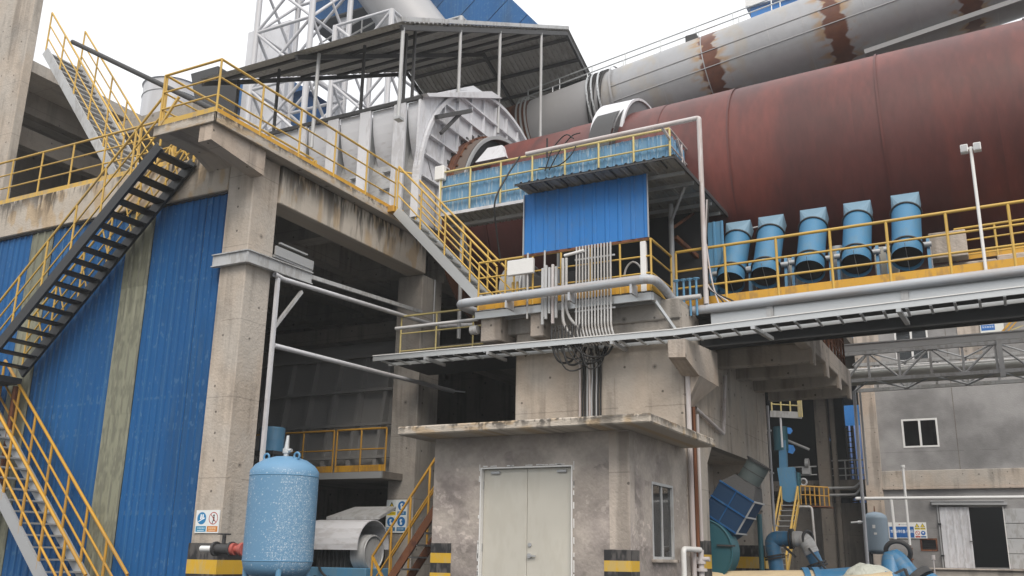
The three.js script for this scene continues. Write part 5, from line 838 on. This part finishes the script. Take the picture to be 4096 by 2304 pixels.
// ---------------------------------------------------------------- truss bridge with pipes
{
  const t = thing('pipe_bridge', 'grey steel truss bridge carrying a cable trough and a cream pipe', 'bridge', [-1, 6, -26.6]);
  const x0 = -3.75, x1 = 5.5, zf = -26, zb = -27.6, yt = 6.92, yb = 6.2;
  for (const z of [zf, zb]) { part(t, 'top_chord', bar([x0, yt, z], [x1, yt, z], 0.09, 0.09), M.greySteel); part(t, 'bottom_chord', bar([x0, yb, z], [x1, yb, z], 0.09, 0.09), M.greySteel); }
  for (let i = 0, x = -3.9; x < 5.4; i++, x += 0.75) { if (x > x0) for (const z of [zf, zb]) part(t, 'upright', bar([x, yb, z], [x, yt, z], 0.06), M.greySteel); const up = i % 2, a = Math.max(x, x0); for (const z of [zf, zb]) part(t, 'diagonal', cyl([a, up ? yt : yb, z], [x + 0.75, up ? yb : yt, z], 0.03), M.greySteel); part(t, 'cross_brace', cyl([a, yb, up ? zf : zb], [x + 0.75, yb, up ? zb : zf], 0.025), M.greySteel); part(t, 'cross_brace', cyl([a, yt, up ? zf : zb], [x + 0.75, yt, up ? zb : zf], 0.022), M.greySteel); }
  part(t, 'bearing_post', bar([-0.05, 6.05, zf + 0.02], [-0.05, 7.0, zf + 0.02], 0.12), M.greySteel);
  part(t, 'cable_trough', [box(-4.1, x1, 7.0, 7.17, zf - 0.35, zf - 0.02), box(-4.1, x1, 7.172, 7.2, zf - 0.37, zf)], M.galv); part(t, 'process_pipe', cyl([-3.9, 6.4, -26.75], [x1, 6.36, -26.75], 0.2, 24), M.cream); part(t, 'small_pipe', cyl([-4.0, 6.72, -27.3], [x1, 6.7, -27.3], 0.05), M.pipeGrey);
}
single('downpipe', 'pale vertical pipe beside the workshop corner column, near one', 'pipe', cyl([-3.72, 1.0, -27], [-3.7, 6.1, -27], 0.045, 10), M.whiteSteel);
single('downpipe', 'second slightly thinner pipe just right of the pale vertical pipe', 'pipe', cyl([-3.58, 3.6, -27.2], [-3.58, 6.1, -27.2], 0.03, 10), M.pipeGrey);
single('downpipe', 'thin white pipe along the rear edge of the pier, left of the yellow back stair', 'pipe', [cyl([-5.16, 0.5, -23], [-5.16, 5.2, -23], 0.03, 10), ...[2.4, 3.6, 4.6].map((y) => bar([-5.4, y, -23], [-5.1, y, -23], 0.04))], M.whiteSteel);
// ---------------------------------------------------------------- dark mill bay seen under the ledge
{
  const t = thing('mill_building', 'dark open concrete bay deep behind the pier, with pillars and galleries', 'building', [-9, 0, -48]);
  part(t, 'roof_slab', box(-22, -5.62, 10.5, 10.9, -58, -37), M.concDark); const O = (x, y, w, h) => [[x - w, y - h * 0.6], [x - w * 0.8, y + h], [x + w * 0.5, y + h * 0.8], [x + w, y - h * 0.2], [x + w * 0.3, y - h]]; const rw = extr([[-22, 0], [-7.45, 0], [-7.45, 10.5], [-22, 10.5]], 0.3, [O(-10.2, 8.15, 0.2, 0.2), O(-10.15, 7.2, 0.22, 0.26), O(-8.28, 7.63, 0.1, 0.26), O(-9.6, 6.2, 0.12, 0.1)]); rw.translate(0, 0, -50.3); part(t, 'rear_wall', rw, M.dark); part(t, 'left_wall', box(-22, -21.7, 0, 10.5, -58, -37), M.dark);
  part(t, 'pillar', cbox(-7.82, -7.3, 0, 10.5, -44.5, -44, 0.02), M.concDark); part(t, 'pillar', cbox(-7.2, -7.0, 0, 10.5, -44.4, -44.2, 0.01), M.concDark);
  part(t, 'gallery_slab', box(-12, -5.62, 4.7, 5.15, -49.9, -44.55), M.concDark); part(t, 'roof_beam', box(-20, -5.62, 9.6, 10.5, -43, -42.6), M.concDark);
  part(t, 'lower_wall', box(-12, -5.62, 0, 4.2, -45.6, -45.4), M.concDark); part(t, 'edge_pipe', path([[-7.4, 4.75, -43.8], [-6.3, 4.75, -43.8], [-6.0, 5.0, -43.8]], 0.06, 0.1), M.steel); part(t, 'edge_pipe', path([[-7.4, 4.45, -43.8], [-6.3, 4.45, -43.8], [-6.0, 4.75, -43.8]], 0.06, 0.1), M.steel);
}
{
  const t = thing('handrail', 'grey gallery rail deep in the dark mill bay', 'handrail', [-7, 5.15, -44.6]); rail(t, [-7.6, 5.15, -44.6], [-5.9, 5.15, -44.6], { n: 4, hs: [0.85, 0.5, 0.2], mat: M.steel, r: 0.03 });
}
{
  const t = thing('far_shed', 'bright blue clad wall seen through the gap behind the mill bay', 'building', [-9, 0, -64]);
  for (let i = 0; i < 6; i++) part(t, 'cladding_sheet', place(corr(1.2, 9.85, 0.3, 0.03), [-11.6 + i * 1.2, 0, -62], [1, 0, 0], [0, 1, 0], [0, 0, 1]), std([0.24, 0.4, 0.85], 0.7)); part(t, 'end_wall', box(-11.6, -4.4, 0, 9.8, -66, -62.1), M.ltBlue);
  part(t, 'ladder_tower', [...[-9.0, -8.6].map((x) => bar([x, 5, -61], [x, 9.6, -61], 0.08)), ...Array.from({ length: 14 }, (_, i) => bar([-9.0, 5.2 + i * 0.32, -61], [-8.6, 5.2 + i * 0.32, -61], 0.05))], M.black);
}
{
  const t = thing('bucket_elevator', 'pale blue rounded elevator casing above the yellow back stair', 'machine', [-8.4, 4, -41]);
  const s = []; for (let i = 0; i <= 16; i++) { const a = Math.PI + Math.PI * i / 16; s.push([Math.cos(a) * 0.32, Math.sin(a) * 0.32]); } s.push([0.26, 1.1], [-0.42, 1.08]); const g = extr(s, 0.35); g.translate(-8.45, 4.3, -41); part(t, 'casing', g, M.ltBlue); part(t, 'casing_side', cbox(-8.15, -8.05, 4.1, 5.2, -41.3, -40.9, 0.02), M.teal); part(t, 'leg', bar([-8.8, 4.5, -41.5], [-8.75, 6.6, -41.5], 0.3, 0.3), M.ltBlue); part(t, 'chute', cyl([-8.85, 6.2, -41.6], [-8.85, 7.2, -41.6], 0.3, 20), M.teal);
}
{
  const t = thing('staircase', 'steep yellow stair with black treads far back behind the blue pipes', 'staircase', [-8.4, 2.5, -40.5]);
  flight(t, [-8.95, 1.2, -38.6], [-8.75, 3.95, -40.6], [0.68, 0, 0], { n: 13, smat: M.yellow, tmat: M.steel, sh: 0.16, rmat: M.yellow, posts: 2, hs: [0.65], run: 0.2, rr_: 0.04 });
}
{
  const t = thing('handrail', 'yellow-brown railed gallery beside the back stair', 'handrail', [-7.5, 3.9, -41]);
  rail(t, [-8.05, 3.9, -41], [-7.0, 3.85, -41.4], { n: 6, hs: [0.75, 0.4], mat: M.yellowDeep, r: 0.03 }); part(t, 'deck', hull([-8.9, 3.84, -40.7], [-7.0, 3.8, -41.2], [-8.9, 3.88, -40.7], [-7.0, 3.84, -41.2], [-8.9, 3.84, -42.2], [-7.0, 3.8, -42.4], [-8.9, 3.88, -42.2], [-7.0, 3.84, -42.4]), M.rust); part(t, 'support', path([[-8.1, 3.8, -40.8], [-7.6, 3.8, -40.8], [-7.5, 0.8, -40.6]], 0.05, 0.15), M.pipeGrey);
}
{
  const t = thing('handrail', 'yellow railed landing hanging under the ledge at the pier back', 'handrail', [-5.8, 5.9, -30]);
  rail(t, [-6.6, 6.15, -30], [-5.75, 6.05, -30], { n: 3, hs: [0.9, 0.5, 0.2], mat: M.yellowPale, r: 0.025 }); part(t, 'deck_edge', bar([-6.65, 6.05, -30], [-5.7, 5.95, -30], 0.08, 0.2), M.greySteel); part(t, 'post', bar([-5.74, 5.9, -30], [-5.74, 7.0, -30], 0.12), M.yellowPale); part(t, 'hanger', cyl([-6.35, 5.0, -30], [-6.35, 6.0, -30], 0.03), M.whiteSteel);
}
{
  const t = thing('machine', 'grey pipework and small drive behind the bucket elevator in the mill bay', 'machine', [-8.3, 4.5, -43]);
  part(t, 'pipe', cyl([-9.1, 6.9, -43], [-7.95, 6.35, -43], 0.06), M.greySteel); part(t, 'drive', [cyl([-8.15, 5.75, -43], [-8.0, 5.75, -43], 0.22, 16), box(-8.3, -7.95, 5.3, 5.6, -43.2, -42.9)], M.steel); part(t, 'pulley', flat(new THREE.TorusGeometry(0.14, 0.04, 8, 20).translate(-8.25, 4.95, -42.8)), M.whiteSteel); part(t, 'walkway_rail', [cyl([-8.95, 5.6, -43], [-7.7, 5.62, -43], 0.03), cyl([-8.95, 5.25, -43], [-7.7, 5.27, -43], 0.03)], M.steel);
}
// ---------------------------------------------------------------- blue pipes at lower right
{
  const t = thing('pipe_bend', 'thick blue flanged pipe rising and bending over at lower right', 'pipe', [-4.3, 0, -20]);
  part(t, 'riser', cyl([-4.42, 0.8, -20], [-4.53, 1.84, -20], 0.145, 24), M.pipeBlue); part(t, 'elbow', path([[-4.53, 1.78, -20], [-4.55, 2.03, -20], [-4.25, 2.03, -20]], 0.15, 0.2, 20), M.pipeBlue); part(t, 'neck', cyl([-4.3, 2.03, -20], [-4.15, 2.03, -20], 0.15, 24), M.pipeBlue); part(t, 'elbow', path([[-4.15, 2.03, -20], [-3.9, 2.03, -20], [-3.78, 1.75, -20]], 0.15, 0.22, 20), M.pipeGrey); part(t, 'lower_leg', cyl([-3.8, 1.8, -20], [-3.66, 1.45, -20], 0.13, 24), M.pipeBlue); part(t, 'lower_leg', cyl([-3.66, 1.45, -20], [-3.45, 0.9, -20], 0.13, 24), M.pipeBlue);
  for (const [p, q] of [[[-4.51, 1.68, -20], [-4.516, 1.71, -20]], [[-4.505, 1.63, -20], [-4.51, 1.66, -20]], [[-4.2, 2.03, -20], [-4.17, 2.03, -20]], [[-4.15, 2.03, -20], [-4.12, 2.03, -20]], [[-3.71, 1.57, -20], [-3.7, 1.54, -20]], [[-3.69, 1.52, -20], [-3.68, 1.49, -20]]]) part(t, 'flange', cyl(p, q, 0.2, 24), M.darkSteel);
  part(t, 'end_ring', flat(new THREE.TorusGeometry(0.15, 0.03, 8, 28).rotateY(Math.PI / 2 - 0.5).translate(-3.84, 2.03, -20)), M.darkSteel); part(t, 'valve_lever', [bar([-4.3, 1.9, -19.8], [-4.05, 1.68, -19.75], 0.04), bar([-3.8, 1.85, -19.8], [-3.5, 1.45, -19.8], 0.035)], M.darkSteel);
}
{
  const t = thing('process_pipe', 'beige pipe with blue flanges crossing the bottom right corner', 'pipe', [-3, 0.9, -18]);
  part(t, 'pipe_run', cyl([-5.4, 1.08, -17.4], [-3.45, 1.14, -18.2], 0.31, 32), M.beigePipe); part(t, 'flange', cyl([-3.62, 1.13, -18.15], [-3.52, 1.135, -18.19], 0.36, 32), M.pipeBlue); part(t, 'flange', cyl([-3.45, 1.14, -18.2], [-3.35, 1.145, -18.24], 0.36, 32), M.pipeBlue); part(t, 'blue_section', cyl([-3.35, 1.16, -18.24], [-2.5, 1.24, -18.5], 0.3, 32), M.pipeBlue);
  part(t, 'cream_section', cyl([-3.2, 1.02, -17.2], [-2.0, 1.16, -17.4], 0.3, 32), M.beigePipe);
}
{
  const t = thing('wrapped_valve', 'pale tarpaulin-wrapped rounded body between the blue pipes at bottom right', 'valve', [-2.7, 0.8, -18]);
  const g = new THREE.SphereGeometry(1, 40, 24), p = g.attributes.position; for (let i = 0; i < p.count; i++) { const x = p.getX(i), y = p.getY(i), z = p.getZ(i), k = 1 + 0.05 * Math.sin(x * 9 + y * 4) * Math.cos(z * 7 - y * 6) + 0.03 * Math.sin(y * 17 + x * 5); p.setXYZ(i, x * 0.46 * k, y * 0.36 * k, z * 0.4 * k); } g.computeVertexNormals(); g.translate(-2.42, 1.22, -17.6); part(t, 'wrapping', wuv(g), M.cover); part(t, 'support', cyl([-2.42, 0, -17.6], [-2.42, 0.95, -17.6], 0.15), M.steel);
}
{
  const t = thing('pipe_valve', 'grey-blue flanged pipe elbow with large blue wheel beside the wrapped body', 'pipe', [-1.9, 0.9, -18]);
  part(t, 'elbow', path([[-2.1, 0.9, -17.8], [-2.1, 1.75, -18.2], [-1.75, 1.3, -18.0], [-1.5, 0.8, -17.8]], 0.17, 0.2, 20), M.pipeBlue); part(t, 'hand_wheel', flat(new THREE.TorusGeometry(0.2, 0.04, 10, 32).rotateX(0.5).translate(-2.0, 1.78, -18.3)), M.darkSteel);
  for (const [p, q, m] of [[[-1.62, 1.22, -17.9], [-1.54, 1.14, -17.87], M.pipeBlue], [[-1.74, 1.34, -17.95], [-1.66, 1.26, -17.92], M.darkSteel], [[-2.1, 1.2, -17.55], [-2.08, 1.26, -17.6], M.pipeBlue]]) part(t, 'flange', cyl(p, q, 0.3, 28), m); part(t, 'yoke', [bar([-2.15, 1.35, -17.6], [-1.85, 1.5, -17.65], 0.04), bar([-1.85, 1.5, -17.65], [-1.75, 1.2, -17.6], 0.04)], M.darkSteel); part(t, 'label_plate', cbox(-1.85, -1.72, 1.15, 1.3, -17.6, -17.58, 0.004), M.white);
}
// ---------------------------------------------------------------- structures beyond the roof
{
  const t = thing('conveyor_gallery', 'blue clad inclined conveyor gallery above the shed roof', 'gallery', [-26, 30, -41]);
  const B = (p, q, w, h, n, mat) => part(t, n, bar(p, q, w, h), mat);
  part(t, 'head_house', [box(-34, -29.6, 31.6, 40, -42, -38)], M.blue); part(t, 'head_floor', hull([-34, 31.5, -38], [-29.6, 31.5, -38], [-34, 31.5, -42], [-29.6, 31.5, -42], [-34, 31.6, -38], [-29.6, 31.6, -38], [-34, 31.6, -42], [-29.6, 31.6, -42]), M.darkSteel);
  for (let i = 0; i < 8; i++) { const s0 = i / 8, s1 = (i + 1) / 8 - 0.004, P = (s) => [-28 + 9 * s, 35.5 - 11 * s, -42]; B(P(s0), P(s1), 3, 4.2, 'cladding_panel', i % 2 ? M.blue : M.blueC); }
  part(t, 'handrail', [...Array.from({ length: 7 }, (_, i) => cyl([-33 + i * 1.0, 28.6 + i * 0.28, -38], [-33 + i, 30 + i * 0.28, -38], 0.05)), cyl([-33, 30, -38], [-27, 31.7, -38], 0.05), cyl([-33, 29.3, -38], [-27, 31, -38], 0.05)], M.pipeGrey); part(t, 'support_leg', bar([-32.2, 22, -38.5], [-31.6, 31.5, -38.5], 0.5), M.whiteSteel);
}
single('bypass_duct', 'fat pale grey duct sloping down to the right in front of the blue gallery', 'duct', cyl([-31.5, 36.5, -38], [-24.5, 26.6, -38], 1.6, 48), M.ductPlain);
function tower(name, label, x0, x1, z0, z1, y0, y1, n, m, leg = 0.14) {
  const t = thing(name, label, 'tower', [(x0 + x1) / 2, y0, (z0 + z1) / 2]), C = [[x0, z0], [x1, z0], [x1, z1], [x0, z1]];
  for (const [x, z] of C) part(t, 'leg', cyl([x, y0, z], [x, y1, z], leg, 12), m);
  for (let i = 0; i < n; i++) { const a = y0 + (y1 - y0) * i / n, b = y0 + (y1 - y0) * (i + 1) / n; for (let k = 0; k < 4; k++) { const [p, q] = [C[k], C[(k + 1) % 4]]; part(t, 'diagonal', cyl([p[0], a, p[1]], [q[0], b, q[1]], leg * 0.5, 8), m); part(t, 'diagonal', cyl([q[0], a, q[1]], [p[0], b, p[1]], leg * 0.5, 8), m); part(t, 'girt', cyl([p[0], b, p[1]], [q[0], b, q[1]], leg * 0.55, 8), m); } }
  return t;
}
tower('lattice_tower', 'tall white lattice tower left of the blue gallery', -33.0, -29.3, -36, -33, 8, 38, 9, M.whiteSteel, 0.16);
tower('lattice_tower', 'white lattice frame seen under the shed roof above the hood', -27.7, -24.3, -36, -33, 8, 27, 6, M.whiteSteel, 0.14);
tower('lattice_tower', 'grey lattice frame furthest right under the shed roof', -23.8, -21.6, -38, -35, 8, 27, 7, M.greySteel, 0.12);
{
  const t = thing('silo', 'pale blue-white steel silo behind the yellow platform rails', 'silo', [-49.2, 0, -42]);
  part(t, 'shell', cyl([-49.2, 0, -42], [-49.2, 32.6, -42], 2.0, 64), M.whiteSteel); part(t, 'roof_cone', cyl([-49.2, 32.6, -42], [-49.2, 33.6, -42], 2.1, 64, 0.4), M.whiteSteel); for (let i = 0; i < 8; i++) part(t, 'ring_seam', flat(new THREE.TorusGeometry(2.01, 0.04, 6, 64).rotateX(Math.PI / 2).translate(-49.2, 3 + i * 4.1, -42)), M.greySteel);
}
single('wall_panel', 'tall pale sheet wall just left of the lattice frame, behind the platform corner rail', 'wall', box(-40.9, -37.4, 8, 34, -40.6, -40.2), M.whiteSteel);
single('steel_pipe', 'thin dark pipe slanting down to the platform corner at upper left', 'pipe', cyl([-19.5, 13.65, -13.4], [-14.4, 10.7, -13.4], 0.06), M.darkSteel);
{
  const t = thing('dark_hopper', 'dark steel hopper and chute behind the platform corner post', 'machine', [-42, 22, -38]);
  part(t, 'hopper_body', hull([-43.2, 30.5, -38], [-40.9, 30.5, -38], [-43.2, 30.5, -40], [-40.9, 30.5, -40], [-42.2, 26, -38.5], [-41, 26, -38.5], [-42.2, 26, -39.5], [-41, 26, -39.5]), M.darkSteel); part(t, 'chute', cyl([-41.5, 22, -39], [-41.5, 26.2, -39], 0.5, 16), M.rust);
}
{
  const t = thing('transfer_house', 'distant dark blue gabled transfer house at upper left', 'building', [-43, 0, -47]);
  part(t, 'wall', box(-47, -39, 0, 31, -50, -44), M.blue); part(t, 'roof', hull([-47.5, 31, -43.5], [-38.5, 31, -43.5], [-47.5, 31, -50.5], [-38.5, 31, -50.5], [-43, 34, -43.5], [-43, 34, -50.5]), M.blueB); for (let i = 0; i < 3; i++) { const w = part(t, 'window', box(-46 + i * 2.6, -44.4 + i * 2.6, 26.5, 28.2, -44, -43.9), M.greySteel); part(w, 'pane', box(-45.9 + i * 2.6, -44.5 + i * 2.6, 26.6, 28.1, -43.9, -43.88), M.darkSteel); }
}
single('wall_panel', 'large flat white sheet wall behind the hood ribs', 'wall', box(-30, -19, 8, 21.5, -40.3, -40), M.whiteSteel);
single('blue_canopy', 'dark blue sheet canopy behind the lattice frame left of the hood', 'canopy', hull([-25, 15.5, -27], [-20.5, 16.6, -27], [-25, 15.4, -29], [-20.5, 16.5, -29], [-25, 15.6, -27], [-20.5, 16.7, -27]), M.blue);
{
  const t = thing('far_building', 'blue roofed building peeping above the air duct at the top edge', 'building', [-11, 20, -60]);
  part(t, 'wall', box(-13.5, -4, 0, 40.6, -66, -62), M.blueBright); part(t, 'roof_edge', box(-13.8, -3.8, 40.6, 41.2, -66.3, -61.7), M.white);
}
renderer.render(scene, camera);
